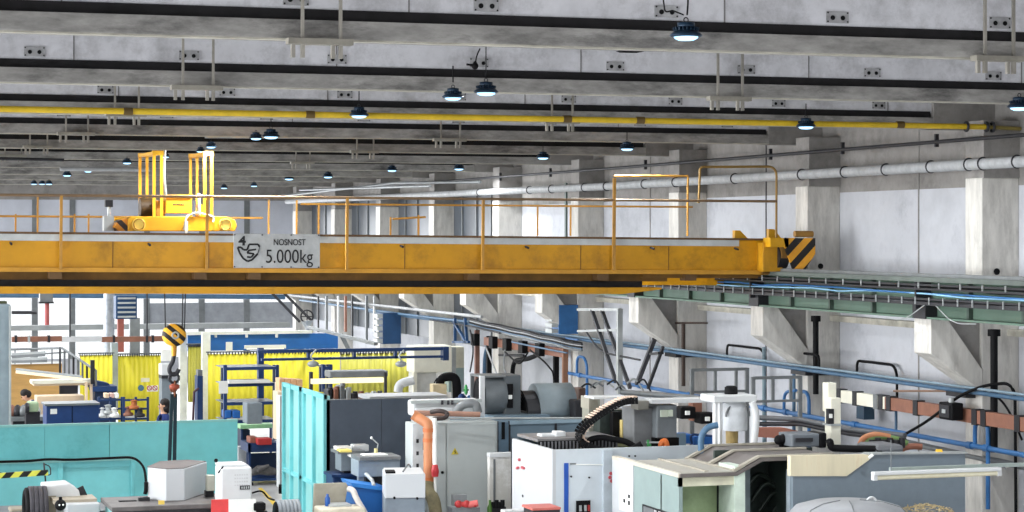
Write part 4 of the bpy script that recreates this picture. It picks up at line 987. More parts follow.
# ================================================================== TURQUOISE SCREENS
Ys = 40.0
sc_ = thing('turquoise_screen', 'long turquoise sheet-metal partition wall across the left', 'partition', PY(110,512,Ys))
zT = PY(175,421.5,Ys)[2]
for u0,u1 in ((-40,44.5),(44.7,109.3),(109.8,237.5)):
    MB().box(XY(u0,Ys),XY(u1,Ys),Ys,Ys+.06,.1,zT).build('panel', turq if u1 < 200 else mat('turquoise_b',(122,198,202),.5,var=.05), sc_)
MB().box(XY(-40,Ys),XY(237.5,Ys),Ys-.012,Ys+.07,zT-.03,zT+.012).build('top_edge', turq_l, sc_)
for u in (44.5,109.5,236): MB().box(XY(u,Ys)-.02,XY(u,Ys)+.02,Ys+.06,Ys+.12,0,zT).build('post', mat('turq_dark',(60,140,142),.5), sc_)
Y2 = 38.6
s2 = thing('turquoise_machine_guard', 'lower turquoise framed guard in front of the long partition', 'guard', PY(70,512,Y2))
z2 = PY(70,459,Y2)[2]
MB().box(XY(-40,Y2),XY(134,Y2),Y2,Y2+.05,.3,z2).build('panel', turq_l if False else mat('turquoise_c',(118,194,198),.5,var=.05), s2)
MB().box(XY(-40,Y2),XY(134.5,Y2),Y2-.06,Y2+.06,z2-.05,z2).build('top_rail', turq_l, s2)
for u in (61,133): MB().box(XY(u,Y2)-.045,XY(u,Y2)+.03,Y2-.05,Y2+.04,.2,z2).build('stile', turq, s2)
MB().box(XY(-40,Y2),XY(134,Y2),Y2-.02,Y2+.02,z2-.16,z2-.05).build('top_shadow_lip', turq, s2)
tag(MB().tube(arc([PY(-10,462,Y2-.12),PY(30,461,Y2-.12),PY(48,459,Y2-.12),PY(70,460,Y2-.12),PY(110,458,Y2-.12),PY(134,457,Y2-.12),PY(144,466,Y2-.3),PY(146,480,Y2-.5),PY(146,494,Y2-.6)]), .022, 8).build('black_hose', rubber), 'black hose lying along the top of the turquoise guard and dropping at right', 'hose')
t = thing('hazard_bar', 'yellow and black striped bar sticking in from the left edge', 'barrier', PY(20,480,37.5))
a, b = PY(-12,476.5,37.5), PY(48,472.5,37.5)
MB().bar(a, b, .05, .09).build('bar', striped('hazard_stripes',(226,226,90),(24,26,24),(1,0,-.9),.205), t)
MB().tube([PY(44,463,37.6),PY(44.5,471,37.5)], .014, 6).tube([PY(45,475,37.5),PY(46,486,37.6)], .014, 6).tube(arc([PY(44,464,37.6),PY(50,466,37.6),PY(51,475,37.5),PY(46,475,37.5)]), .01, 6).build('hanger_hook', steel_dark, t)
MB().tube(arc([PY(-5,472,37.5),PY(12,475,37.5),PY(24,474,37.5)]), .01, 6).build('wire', steel_dark, t)

# folding booth side and slate front
Xs = PD(327,0,36.9)[0]; yN, yF = YX(327,Xs), YX(285,Xs)
bs = thing('turquoise_booth_side', 'tall turquoise ribbed booth side of two panels seen edge-on', 'partition', (Xs,(yN+yF)/2,0))
zt2 = H-2.7
ym0, ym1 = YX(302,Xs), YX(305,Xs)
for a, b in ((yN, ym1-.0),(ym0, yF)):
    MB().box(Xs,Xs+.05,a,b,.15,zt2).build('panel', turq_l, bs)
    for y in (a, b-.06, (a+b)/2): MB().box(Xs-.06,Xs,y,y+.06,.1,zt2+.02).build('rib', turq, bs)
    MB().box(Xs-.05,Xs,a,b,zt2-.06,zt2+.02).build('top_rib', turq, bs); MB().box(Xs-.05,Xs,a,b,1.0,1.06).build('mid_rib', turq, bs)
MB().box(Xs+.0,Xs+.02,ym1,ym0,.15,zt2-.05).build('gap_post', mat('gap_dark',(40,62,66),.6), bs)
sw = thing('slate_wall', 'dark slate grey panel wall of the booth', 'partition', PY(365,512,yN))
for u0,u1 in ((326.5,381.3),(381.8,411)): MB().box(XY(u0,yN),XY(u1,yN),yN,yN+.06,.1,PY(365,399.5,yN)[2]).build('panel', slate, sw)
MB().box(XY(326.5,yN),XY(411,yN),yN-.01,yN+.07,PY(365,399.5,yN)[2],PY(365,398.8,yN)[2]).build('top_edge', steel_grey, sw)
# aisle between the screens
t = thing('blue_cart', 'dark blue steel cart with rolled sacking on its lower shelf', 'cart', PD(264,486,46.6))
Yk = PD(264,0,46.6)[1]
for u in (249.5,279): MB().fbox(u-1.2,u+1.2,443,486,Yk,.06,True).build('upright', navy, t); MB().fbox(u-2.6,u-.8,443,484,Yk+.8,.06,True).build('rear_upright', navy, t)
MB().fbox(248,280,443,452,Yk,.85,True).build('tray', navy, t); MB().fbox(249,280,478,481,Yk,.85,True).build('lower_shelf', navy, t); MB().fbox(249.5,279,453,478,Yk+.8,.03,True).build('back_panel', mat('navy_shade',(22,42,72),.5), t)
for u in (252,277): MB().cyl(PY(u-1,484.5,Yk),PY(u+1,484.5,Yk),.05).build('castor', black, t)
tag(MB().fbox(258,272,438.5,445,46.4,.35).build('red_box', red, bevel=.015), 'red plastic box on top of the blue cart', 'box')
tag(MB().fbox(250,257.5,437,443.3,46.6,.4).build('brown_box', mat('box_brown_red',(150,96,80),.6), bevel=.015), 'brownish box beside the red one on the blue cart', 'box')
p = PD(266,477,46.3)
tag(MB().tube([(p[0]-.25,p[1]+.3,p[2]+.06),(p[0]-.1,p[1]+.32,p[2]+.12),(p[0]+.1,p[1]+.3,p[2]+.1),(p[0]+.3,p[1]+.35,p[2]+.06)],[.06,.1,.11,.07],10).tube([(p[0]-.15,p[1]+.15,p[2]+.14),(p[0]+.1,p[1]+.2,p[2]+.22)],[.06,.03],8).build('sacking_roll', mat('sacking_grey',(96,94,94),.8,var=.3,scale=8)), 'crumpled grey sacking on the lower shelf of the blue cart', 'sacking')
t = thing('green_top_table', 'small navy table with pale green top at the end of the aisle', 'table', PD(257,446,50))
MB().fbox(240.5,273,424.5,428.5,50,.9).build('top', mat('pale_green_top',(150,200,150),.5), t)
for u in (242,271): MB().fbox(u-1,u+1,428,472,50,.07).build('leg', navy, t)
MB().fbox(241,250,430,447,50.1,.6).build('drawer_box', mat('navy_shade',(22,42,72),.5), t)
tag(MB().fbox(238.5,247,447,470,47.5,.3).build('white_cabinet', mach_white), 'narrow white cabinet at the right end of the turquoise partition', 'cabinet')
ln = MB(); q = [PD(258,487,46), PD(262,487,46), PD(283,510,42.4), PD(277,510,42.4)]
ln._add([(x,y,.002) for x,y,z in q]+[(x,y,.008) for x,y,z in q], [(0,1,2,3),(4,5,6,7),(0,1,5,4),(1,2,6,5),(2,3,7,6),(3,0,4,7)])
o = ln.build('trim_2', mat('floor_line_yellow',(222,190,60),.6)); struct(o)
t = thing('white_door_post', 'white post with dark handle at the far end of the turquoise booth', 'post', PD(281,490,41))
MB().fbox(279.8,284,396,488,41.2,.3).build('post', white_p, t); MB().fbox(284,286.5,402,488,41.3,.2).build('dark_strip', navy, t); MB().cyl(PD(279,489,41.1),PD(284,489,41.1),.09).build('castor', black, t)
# ================================================================== MACHINES IN FRONT
def corner(uf, un, ur, vt, D, vb=None):
    """real box from its near left corner: far edge uf, near edge un, right edge ur"""
    x, y, z = PD(un, vt, D); yf = YX(uf, x); xr = XY(ur, y)
    return x, xr, y, yf, (0.0 if vb is None else PD(un, vb, D)[2]), z
# --- lathe at lower left
t = thing('lathe_headstock', 'white and grey lathe headstock with black ribbed hose drum at the lower left', 'machine', PD(70,520,33.5))
c = PD(36,508,33.5)
rb_ = MB()
for k in range(4):
    rb_.lathe([(.31,0),(.335,.006),(.335,.064),(.31,.07)], (c[0]-.12+k*.07,c[1],c[2]), 26, 'x')
rb_.build('ribbed_hose_drum', mat('ribbed_dark',(66,64,70),.6,var=.25,scale=8), t)
MB().ring((c[0]-.13,c[1],c[2]), .27, .055, 'x', 24).build('drum_ring', black, t)
Yc = PD(66,0,33.6)[1]
def q(u, v, Y): p = PY(u, v, Y); return (p[0], p[2])
MB().prism([q(44,502,Yc),q(44.5,486,Yc),q(69,484,Yc),q(79,490,Yc),q(81,499,Yc),q(81,520,Yc),q(44,520,Yc)], 'y', Yc, Yc+.6).build('white_cover', white_p, t, .02)
MB().bar(PY(80,487,Yc+.1),PY(85.5,499,Yc+.1),.04,.1).build('cover_edge', steel_dark, t)
MB().fbox(67,100,504,560,33,.5).build('tailstock_box', mach_white, t, .015); MB().fbox(54,97,499.5,504,33.2,.6).build('tailstock_top', mat('beige_top',(168,158,140),.5,var=.1), t)
MB().fbox(44,56,496,520,33.5,.3).build('chuck_guard', mat('guard_beige',(150,142,122),.5,var=.2,scale=6), t)
p = PD(60.5,505,32.6); MB().ball(p,.085).cyl((p[0],p[1],p[2]+.06),(p[0],p[1],p[2]+.12),.025).build('black_knob', black, t)
pl = MB(); pl.ball((p[0]-.025,p[1]-.083,p[2]+.01),.014).ball((p[0]+.03,p[1]-.083,p[2]+.01),.014); pl.build('knob_screws', paper, t)
MB().fbox(10,30,509,540,33.8,.4).build('rear_casting', mat('beige_top',(168,158,140),.5), t, .03)
MB().box(c[0]-.5,c[0]+1.6,c[1]+.1,c[1]+1.2,0,PD(60,514,33.5)[2]).build('machine_base', mach_mid, t)
# --- turquoise work table with white boxes
t = thing('turquoise_work_table', 'turquoise machine table with worn dark grey top plate', 'table', PD(160,520,33))
x0,x1,y0,y1,_,zt_ = corner(103.5,112,250,507.5,32.2)
MB().box(x0,x1,y0,y0+1.3,zt_-.07,zt_).build('table_top', mat('table_top_grey',(100,96,95),.55,var=.2,scale=4), t, .01)
MB().box(x0+.06,x1-.06,y0+.08,y0+1.2,.1,zt_-.07).build('cabinet_body', turq_l, t)
for k in range(3): MB().box(x0+.2+k*.55,x0+.65+k*.55,y0+.06,y0+.09,.5,zt_-.16).build('door', turq, t)
MB().box(x0-.02,x1,y0-.01,y0+.02,zt_-.13,zt_-.07).build('dark_edge', steel_dark, t)
p = PD(128,500.5,32.9); MB().box(p[0]-.13,p[0]+.13,p[1],p[1]+.1,zt_,zt_+.012).build('dark_slot', black, t)
MB().box(XY(139,p[1]),XY(150,p[1]),p[1],p[1]+.12,zt_,zt_+.05).build('guide_strip', steel_dark, t)
MB().fbox(158.5,164.5,500.5,504.5,y0-.035,.02,True).build('yellow_tag', mat('tag_yellow',(220,190,90),.5), t)
tag(MB().tube(arc([PD(145,494,33.2),PD(146,490,33.2),PD(146,482,33.2)]),.03,8).build('hose_fitting', black), 'small black hose fitting at the left end of the turquoise table', 'fitting')
# white faceted housing
Yd = PD(178,0,33)[1]
def pp(u, Y): return (XY(u,Y), Y)
hx = [pp(147.5,Yd+.35),pp(166,Yd),pp(184.5,Yd),pp(207,Yd+.9),pp(188,Yd+1.2),pp(160,Yd+1.1)]
zb2, zt3 = zt_+.0, PY(175,469,Yd)[2]
t = thing('faceted_housing', 'white faceted machine housing with brownish top on the turquoise table', 'housing', (hx[1][0],Yd,zb2))
MB().prism(hx,'z',zb2,zt3).build('shell', mach_white, t, .012); MB().prism([(x*.995+.02,y+.01) for x,y in hx],'z',zt3,zt3+.012).build('top_plate', mat('housing_top_brown',(98,91,90),.6), t)
MB().fbox(207,215,475.5,491,33.4,.15).build('side_box', mat('side_box_beige',(196,196,182),.5), t, .01); MB().fbox(206,214,491,500,33.5,.15).build('side_foot', steel_dark, t)
# white controller cabinet
x0,x1,y0,y1,_,zz = corner(216,221,252,468,32.2)
t = thing('white_controller', 'white control cabinet with slots and black label on the turquoise table', 'cabinet', (x0,y0,zt_))
MB().box(x0,x1,y0,y0+.5,zt_,zz).build('body', white_p, t, .03); 
zp = PY(236,462.5,y0+.3)[2]; MB().prism([(x0+.0,zz-.01),(x1-.0,zz-.01),(x1-.06,zp),(x0-.0,zp)],'y',y0+.1,y0+.5).build('lid', white_p, t, .02)
vs = MB()
for r_ in range(4):
    for k in range(6): vs.box(x0+.2+k*.035,x0+.222+k*.035,y0-.004,y0+.002,zz-.12-r_*.05,zz-.1-r_*.05)
vs.build('vent_slots', mat('slot_grey',(190,190,192),.5), t)
MB().fbox(240,250,485.5,489.5,y0-.012,.012,True).build('label_plate', steel_dark, t)
lb = MB()
for k in range(4): xx = XY(241.2+k*2.2,y0); lb.box(xx,xx+.018,y0-.018,y0-.01,PY(245,488.7,y0)[2],PY(245,486.3,y0)[2])
lb.build('label_marks', steel_pale, t)
MB().tube([(x0-.02,y0+.1,zz-.08),(x0+.03,y0-.01,zz+.02)],.012,6).build('handle', black, t); MB().ball(PD(216,460.5,32.6),.03).build('antenna_knob', black, t)
t = thing('red_white_banner', 'red and white panel hanging on the front of the turquoise table', 'panel', PD(231,520,31.9))
MB().fbox(211.5,228.5,499.5,545,PD(231,0,31.9)[1],.03,True).build('red_half', mat('banner_red',(220,70,70),.5), t); MB().fbox(228.5,256,499.5,545,PD(231,0,31.9)[1],.03,True).build('white_half', paper, t)
t = thing('black_motor', 'small black motor block right of the red and white panel', 'motor', PD(260,520,32))
MB().fbox(254,266,503,511,32,.2).build('terminal_box', black, t, .02); MB().fbox(252,268,511,600,32.1,.3).build('body', steel_dark, t, .02)
p = PD(276,512,33.5)
t = thing('hose_reel', 'grey ribbed reel with dark hub at the end of the yellow floor line', 'reel', p)
rl = MB()
for k in range(6): rl.lathe([(.2,0),(.235,.01),(.235,.05),(.2,.06)], (p[0]+k*.06,p[1],p[2]-.05), 22, 'x')
rl.box(p[0]+.05,p[0]+.3,p[1]-.08,p[1]+.08,0,p[2]-.25)
rl.build('reel_body', mat('reel_grey',(150,156,162),.5), t); MB().lathe([(.02,-.02),(.2,-.015),(.22,.02)], (p[0],p[1],p[2]-.05), 20, 'x').build('hub', black, t)
tag(MB().tube(arc([PD(252,493,34),PD(262,490,34),PD(268,498,34),PD(274,500,33.5)]),.015,6).build('thin_black_cable', rubber), 'thin black cable running from the controller to the grey reel', 'cable')
# --- bins and machines inside the booth
t = thing('grey_bin_station', 'grey sheet metal bin with papers on top in front of the slate wall', 'bin', PD(350,500,35))
MB().fbox(341,362,453.5,471,35,.4).build('bin', mat('bin_grey',(128,138,146),.5), t, .01); MB().fbox(338,365,451,453.8,34.9,.5).build('lid', steel_grey, t); MB().fbox(344,358,471,500,35.1,.3).build('stand', steel_dark, t)
t = thing('grey_tray_machine', 'larger grey box-shaped tray with white papers right of the smaller bin', 'tray', PD(380,500,34.3))
MB().fbox(358.5,400,460,476.5,34.3,.5).build('box', mat('tray_grey',(140,152,162),.5), t, .01); MB().fbox(360,401,456.8,460,34.2,.6).build('top_edge', steel_grey, t); MB().fbox(358.5,364,476,481,34.3,.1).build('bracket', mat('tray_grey',(140,152,162),.5), t); MB().fbox(366,396,476.5,500,34.5,.4).build('stand', steel_dark, t)
for i,(u0,u1,v0,v1,D,lab,m_) in enumerate(((337,352,446.8,451,35.1,'stack of white papers on the smaller grey bin',paper),(340,352,450,452.5,34.8,'yellow folder at the front of the smaller grey bin',mat('folder_yellow',(226,206,110),.6)),(354,369,445,451.5,35.3,'white cloth lying on the smaller grey bin',white_p),(351,358,455,457.5,34.75,'small white card stuck to the smaller grey bin',paper),(364,388,454.5,457,34.4,'white papers on the larger grey tray',paper))):
    tag(MB().fbox(u0,u1,v0,v1,D,.25).build('papers', m_, bevel=.01), lab, 'paper')
p = PD(376,451,34.8); t = thing('desk_lamp', 'small bent rod with pale tip standing on the grey tray', 'lamp', p)
MB().cyl((p[0],p[1],p[2]-.07),(p[0],p[1],p[2]+.04),.03).build('base', mat('lamp_cream',(220,208,150),.5), t); MB().tube([(p[0]+.02,p[1],p[2]+.02),PD(378,444,34.8),PD(372,438.5,34.8)],.01,6).build('rod', steel_pale, t); MB().ball(PD(371.5,438,34.8),.022).build('tip', paper, t)
t = thing('dark_blue_bin', 'dark blue tub behind the bright blue bin', 'bin', PD(347,500,34.6))
MB().fbox(333,364,475.5,500,34.9,.5).build('tub', navy, t, .02); MB().fbox(332,365,474.5,477,34.85,.6).build('rim', navy, t)
t = thing('bright_blue_bin', 'bright blue plastic bin with flared rim below the grey tray', 'bin', PD(370,520,33.6))
Yq = PD(370,0,33.6)[1]
MB().prism([q(353,484,Yq),q(386,487,Yq),q(385,540,Yq),q(358,540,Yq)],'y',Yq,Yq+.6).build('tub', blue_br, t, .02); MB().prism([q(350.5,482.5,Yq),q(387,487.5,Yq),q(387,491,Yq),q(352,486.5,Yq)],'y',Yq-.04,Yq+.64).build('rim', mat('rim_blue',(52,130,210),.45), t)
tag(MB().tube([PD(366,474,34),PD(372,480,33.8),PD(374,486,33.6)],.03,8).build('pale_hose_end', steel_pale), 'pale hose end sticking out above the bright blue bin', 'hose')
t = thing('beige_machine_tray', 'beige open machine tray with bottle and swarf at the bottom edge', 'machine', PD(342,520,32.8))
Yq = PD(342,0,32.8)[1]
MB().prism([q(320.5,520,Yq),q(322,487.5,Yq),q(354,486.5,Yq),q(356,490,Yq),q(350,520,Yq)],'y',Yq+.5,Yq+.56).build('back_plate', mat('tray_beige',(170,164,148),.5,var=.12), t)
MB().tube(arc([PY(349,489,Yq+.3),PY(353,490,Yq+.2),PY(357,500,Yq+.1),PY(364,511,Yq),PY(368,522,Yq)]),.045,10).build('curved_guard', mat('guard_pale',(200,194,188),.5), t)
MB().fbox(321,366,508.5,750,32.6,.5).build('tray_body', mat('tray_cream',(206,198,178),.5), t, .03); MB().fbox(330,352,504.5,508,32.8,.3).build('swarf_pile', steel_pale, t, .02)
MB().fbox(326,354,507,510,33,.4).build('dark_slot', steel_dark, t)
p = PD(327.5,506,32.9); t = thing('blue_bottle', 'small blue bottle with dark base standing in the beige tray', 'bottle', p)
MB().lathe([(.035,0),(.04,.02),(.04,.12),(.02,.15),(.02,.18)],p,14).build('bottle', mat('bottle_blue',(36,86,160),.3), t); MB().lathe([(.048,-.06),(.048,0)],p,14).build('dark_base', black, t)
# white-over-grey cabinet
x0,x1,y0,y1,_,zz = corner(382.5,385,424,474.5,32.4)
t = thing('white_grey_cabinet', 'white box cabinet on a grey base with a folded cable on its top', 'cabinet', (x0,y0,0))
zm = PD(404,498.5,32.4)[2]
MB().box(x0,x1,y0,y0+.75,zm,zz).build('white_body', mach_white, t, .012); MB().box(x0,x1-.0,y0+.02,y0+.73,0,zm).build('grey_base', mat('base_grey',(116,126,136),.5), t, .012)
MB().prism([(y0,zz),(y0+.75,zz+.0),(y0+.75,zz+.02)],'x',x0+.02,x1-.02).build('top_lid', white_p, t)
MB().tube(arc([(x0+.28,y0+.2,zz+.02),(x0+.38,y0+.5,zz+.1),(x0+.42,y0+.6,zz+.04)]),.014,6).build('top_cable', steel_grey, t); MB().box(x0+.02,x0+.16,y0+.1,y0+.4,zz,zz+.03).build('folded_handle', black, t)
t.rotation_euler.z = -.2
for u in (395.5,419): p = PD(u,497.8,32.35); MB().cyl((p[0],p[1]-.01,p[2]),(p[0],p[1]+.05,p[2]),.018).build('latch', black, t)
# electrical cabinet
x0,x1,y0,y1,_,zz = corner(404.5,412,497.5,423.5,34)
t = thing('electrical_cabinet', 'large light grey double-door electrical cabinet with yellow warning triangle', 'cabinet', (x0,y0,0))
MB().box(x0,x1,y0,y0+.4,0,zz).build('body', mach_grey, t, .008)
ud = XY(446.2,y0)
for a,b in ((x0+.25,ud-.01),(ud+.01,x1-.03)): MB().box(a,b,y0-.025,y0,.1,zz-.03).build('door', mach_grey, t, .008)
MB().box(x0,x0+.2,y0-.03,y0,.1,zz).build('side_strip', mat('strip_pale',(206,210,212),.45), t)
pk = MB()
for k in range(7): pk.box(x0+.06,x0+.1,y0-.035,y0-.025,zz-.3-k*.19,zz-.24-k*.19)
pk.build('strip_slots', steel_dark, t)
p = PD(460.3,453,33.9); yw = y0-.03
w_ = MB().prism([(p[0]-.06,p[2]-.05),(p[0]+.06,p[2]-.05),(p[0],p[2]+.055)],'y',yw-.004,yw).build('warning_triangle', mat('warning_yellow',(204,184,60),.5), t)
MB().bar((p[0]+.008,yw-.006,p[2]+.022),(p[0]-.008,yw-.006,p[2]-.005),.009).bar((p[0]-.008,yw-.006,p[2]-.005),(p[0]+.01,yw-.006,p[2]-.008),.008).bar((p[0]+.01,yw-.006,p[2]-.008),(p[0],yw-.006,p[2]-.036),.009).build('warning_bolt_mark', ink, w_)
p = PD(446.5,474,33.9); MB().cyl((p[0],y0-.05,p[2]),(p[0],y0,p[2]),.022).build('lock', black, t)
MB().fbox(423,426,434,450,33.85,.02).build('vent_cover', steel_grey, t)
# things on and before the cabinet
t = thing('coolant_tank', 'white tank box with rounded edges on top of the electrical cabinet', 'tank', PD(445,415,34.6))
MB().fbox(413,481,400,416,34.9,.35).build('tank_body', white_p, t, .04); MB().fbox(411,482,400,403,34.8,.1).build('top_flange', mach_grey, t)
MB().fbox(416,470,407,413,34.75,.08).build('front_bulge', white_p, t, .03); MB().tube(arc([PD(455,414,34.6),PD(462,404,34.6),PD(476,403,34.6),PD(478,413,34.6)]),.07,12).build('grey_bend', steel_grey, t)
for u in (441,447,451): MB().cyl(PD(u,402.5,34.75),PD(u+2.5,402.5,34.75),.035).build('cap', steel_dark, t)
t = thing('orange_pipe', 'orange plastic drain pipe in front of the electrical cabinet', 'pipe', PD(428,480,33.5))
MB().tube(arc([PD(413,414.5,33.6),PD(417,417,33.6),PD(428.5,424,33.5),PD(428.5,482,33.5)],k=.25),.078,14).build('pipe', orange, t)
for v in (430,440,479): p = PD(428.5,v,33.5); MB().cyl((p[0],p[1],p[2]-.03),(p[0],p[1],p[2]+.03),.088,seg=16).build('coupling', mat('coupling_orange',(196,112,66),.5), t)
tag(MB().tube([PD(414,413,34.1),PD(480,414.5,34.3)],.042,12).build('dull_pink_pipe', mat('dull_pink',(172,132,114),.5)), 'dull pinkish horizontal pipe along the top of the electrical cabinet', 'pipe')
tag(MB().tube(arc([PD(431,412,34),PD(440,410.5,33.9),PD(448,413,33.9),PD(446,418,33.8),PD(433,419,33.8)]),.035,8).build('coiled_hose', mat('coil_dark',(60,50,48),.6)), 'dark loop of hose lying on the cabinet top edge', 'hose')
tag(MB().tube(arc([PD(428.5,483,33.45),PD(427.5,490,33.4),PD(434,500,33.3),PD(436,515,33.2)]),.1,14).build('olive_hose', olive), 'thick olive flexible hose below the orange pipe', 'hose')
t = thing('white_cable_plug', 'white cable with a red plug hanging before the electrical cabinet', 'cable', PD(434,512,33.3))
MB().tube([PD(434.5,418,33.5),PD(434.8,466,33.4)],.035,8).build('cable', paper, t); MB().lathe([(.05,-.1),(.062,-.02),(.055,.02),(.04,.08)],PD(435,470,33.35),14).build('red_plug', mat('plug_red',(186,50,56),.4), t); MB().tube([PD(435,475,33.35),PD(436,515,33.3)],.02,6).build('lower_cable', paper, t)
tag(MB().tube([PD(432,418.4,33.9),PD(642,418,34.5)],.018,6).build('thin_steel_rod', steel_pale), 'thin pale steel rod running along the tops of the grey cabinets', 'rod')
t = thing('red_valve_set', 'pair of red valves on a grey box at the foot of the electrical cabinet', 'valve', PD(466,520,32.8))
MB().fbox(453,480,508,530,32.7,.3).build('grey_box', steel_grey, t); MB().fbox(454,467,495,506,33.1,.15).build('back_box', mat('back_box_grey',(150,154,156),.5), t)
for u in (458.5,466.5): p = PD(u,504,32.7); MB().lathe([(.03,-.05),(.058,-.025),(.058,.02),(.03,.05)],p,14).cyl((p[0],p[1],p[2]),(p[0]+.14,p[1]-.05,p[2]-.01),.04).build('red_valve', red, t)
MB().tube([PD(468,505,32.7),PD(478,503,32.7)],.05,8).build('pink_elbow', mat('pink_red',(206,100,96),.5), t)
p = PD(490,500,33); t = thing('green_bottle', 'small green bottle with dark fittings beside the leaning panel', 'bottle', p)
MB().lathe([(.045,-.12),(.045,.0),(.02,.06),(.02,.12)],PD(490,508,33),12).build('bottle', mat('bottle_green',(70,110,40),.3), t)
t = thing('dark_fittings', 'cluster of black hose fittings right of the green bottle', 'fittings', PD(498,512,33))
for i in range(4): MB().cyl(PD(493.5+i*3,508,33),PD(493.5+i*3,502-(i%2)*2,33),.035,seg=10).build('fitting', black, t)
MB().fbox(492,506,507,516,33,.15).build('manifold', steel_dark, t)
# --- blue-grey enclosure behind
Ye = PD(560,0,35.8)[1]
t = thing('blue_grey_enclosure', 'large blue-grey machine enclosure in the middle with narrow door', 'machine', PY(560,512,Ye))
ze = PY(560,419.5,Ye)[2]
MB().box(XY(488,Ye),XY(650,Ye),Ye,Ye+2.2,0,ze).build('body', mach_blue, t, .01)
MB().box(XY(497.5,Ye),XY(508,Ye),Ye-.03,Ye,.1,ze-.02).build('narrow_door', mat('door_slate',(96,118,136),.45), t)
for u in (497,509,555.5): MB().box(XY(u,Ye)-.015,XY(u,Ye)+.015,Ye-.035,Ye,.1,ze).build('seam', steel_dark, t)
MB().box(XY(509,Ye),XY(650,Ye),Ye-.04,Ye+.02,PY(560,423,Ye)[2],PY(560,419.5,Ye)[2]).build('top_band', mat('band_blue',(150,172,186),.45), t)
MB().box(XY(501,Ye),XY(504,Ye),Ye-.05,Ye-.03,PY(502,439,Ye)[2],PY(502,422,Ye)[2]).build('grille', black, t)
# square fan
t = thing('square_fan', 'square-framed extractor fan housing standing on the blue-grey enclosure', 'fan', PY(500,417,Ye+.3))
Yg2 = Ye+.35
xa,xb = XY(481,Yg2),XY(506,Yg2); za,zc_ = PY(500,416,Yg2)[2],PY(500,375.5,Yg2)[2]
MB().box(xa-.02,xa+.06,Yg2-.02,Yg2+.04,za,zc_).build('pale_post', white_p, t); MB().box(xa,xa+.06,Yg2+.56,Yg2+.62,za,zc_).build('rear_post', steel_grey, t); MB().box(xa,xb,Yg2,Yg2+.6,zc_-.03,zc_).build('top', steel_grey, t)
MB().lathe([(.3,0),(.32,.04),(.32,.36),(.29,.4)], (xa+.08,Yg2+.3,(za+zc_)/2), 26, 'x').build('fan_drum', mat('fan_grey',(112,118,122),.5), t)
MB().lathe([(.03,-.012),(.27,-.01),(.29,.02)], (xa+.05,Yg2+.3,(za+zc_)/2), 24, 'x').build('fan_mouth', black, t)
MB().box(XY(506,Yg2),XY(522,Yg2),Yg2+.05,Yg2+.6,za,zc_).build('motor_housing', mat('motor_grey',(88,94,98),.5), t, .02)
MB().box(XY(508,Yg2),XY(513,Yg2),Yg2,Yg2+.1,PY(510,408,Yg2)[2],PY(510,384,Yg2)[2]).build('dark_panel', black, t); MB().box(XY(508.5,Yg2),XY(512,Yg2),Yg2-.01,Yg2,PY(510,399,Yg2)[2],PY(510,395,Yg2)[2]).build('label_card', paper, t)
MB().box(XY(489,Yg2),XY(545,Yg2),Yg2-.25,Yg2+.7,ze,za+.02).build('base_plate', mach_blue, t)
# barrel motor
t = thing('barrel_cover', 'big grey half-barrel motor cover on the blue-grey enclosure', 'cover', PY(555,417,Ye+.3))
Yg3 = Ye+.3; xb0,xb1 = XY(529,Yg3),XY(579,Yg3); zcb = PY(555,417,Yg3)[2]; rb2 = PY(555,383.5,Yg3+.3)[2]-zcb
pr = [(Yg3+.45-.42*math.cos(a*math.pi/12)*1.0, zcb+rb2*math.sin(a*math.pi/12)) for a in range(13)]
m = MB().prism(pr,'x',xb0+.22,xb1); m.sm = [False,False]+[True]*(len(m.f)-2); m.build('cover_shell', mat('barrel_grey',(128,140,146),.5,var=.1), t)
m = MB().prism([(y,zcb+(z-zcb)*.78) for y,z in pr],'x',xb0,xb0+.22); m.build('end_grille', steel_dark, t)
for k in range(5): MB().ring((xb0-.01,Yg3+.45,zcb+.1),.08+.06*k,.012,'x',14,0,math.pi).build('grille_ring', black, t)
# cream column machine behind slate wall
t = thing('cream_machine_column', 'tall cream machine column with white lower half behind the slate wall', 'machine', PD(433,412,53))
MB().fbox(414,452,346,372.5,53,.7).build('cream_head', cream, t, .02); MB().fbox(415,437,372.5,416,53.1,.6).build('lower_column', mat('column_white_grey',(208,208,204),.5), t, .02); MB().fbox(413.5,417,366,408,52.95,.1).build('edge', cream, t)
MB().fbox(446,464,347,368,54,.5).build('side_panel', mat('panel_cream_grey',(210,206,186),.5), t); MB().fbox(449,464,368,392,54,.4).build('side_glass', mat('side_glass_grey',(150,168,168),.3), t)
MB().fbox(452,456,347,412,53.5,.05).build('side_post', steel_pale, t)
tag(MB().tube(arc([PD(398,392,52.5),PD(399,385,52.5),PD(405,382,52.5),PD(414,380,52.5)]),.11,10).build('white_hose', white_p), 'white bent hose at the left of the cream machine column', 'hose')
tag(MB().tube(arc([PD(439.5,392,52.2),PD(440,377.5,52.2),PD(456,376,52.2),PD(457,390,52.2),PD(457,400,52.2)],k=.5),.105,12).build('black_corrugated_hose', rubber), 'thick black corrugated hose arching beside the cream machine column', 'hose')
tag(MB().fbox(433,447,384,402,52,.3).build('cream_box', mat('box_sand',(216,198,160),.5), bevel=.02), 'sand coloured box under the arching black hose', 'box')
tag(MB().tube(arc([PD(432,397,52.6),PD(433,385,52.6),PD(437,378,52.6)]),.015,6).build('thin_hose', black), 'thin black hose on the white lower half of the cream column', 'hose')
tag(MB().fbox(370,448,396,399.5,40.5,.9).build('white_bench_top', mach_white), 'white flat cover behind the slate wall left of the cream column', 'cover')
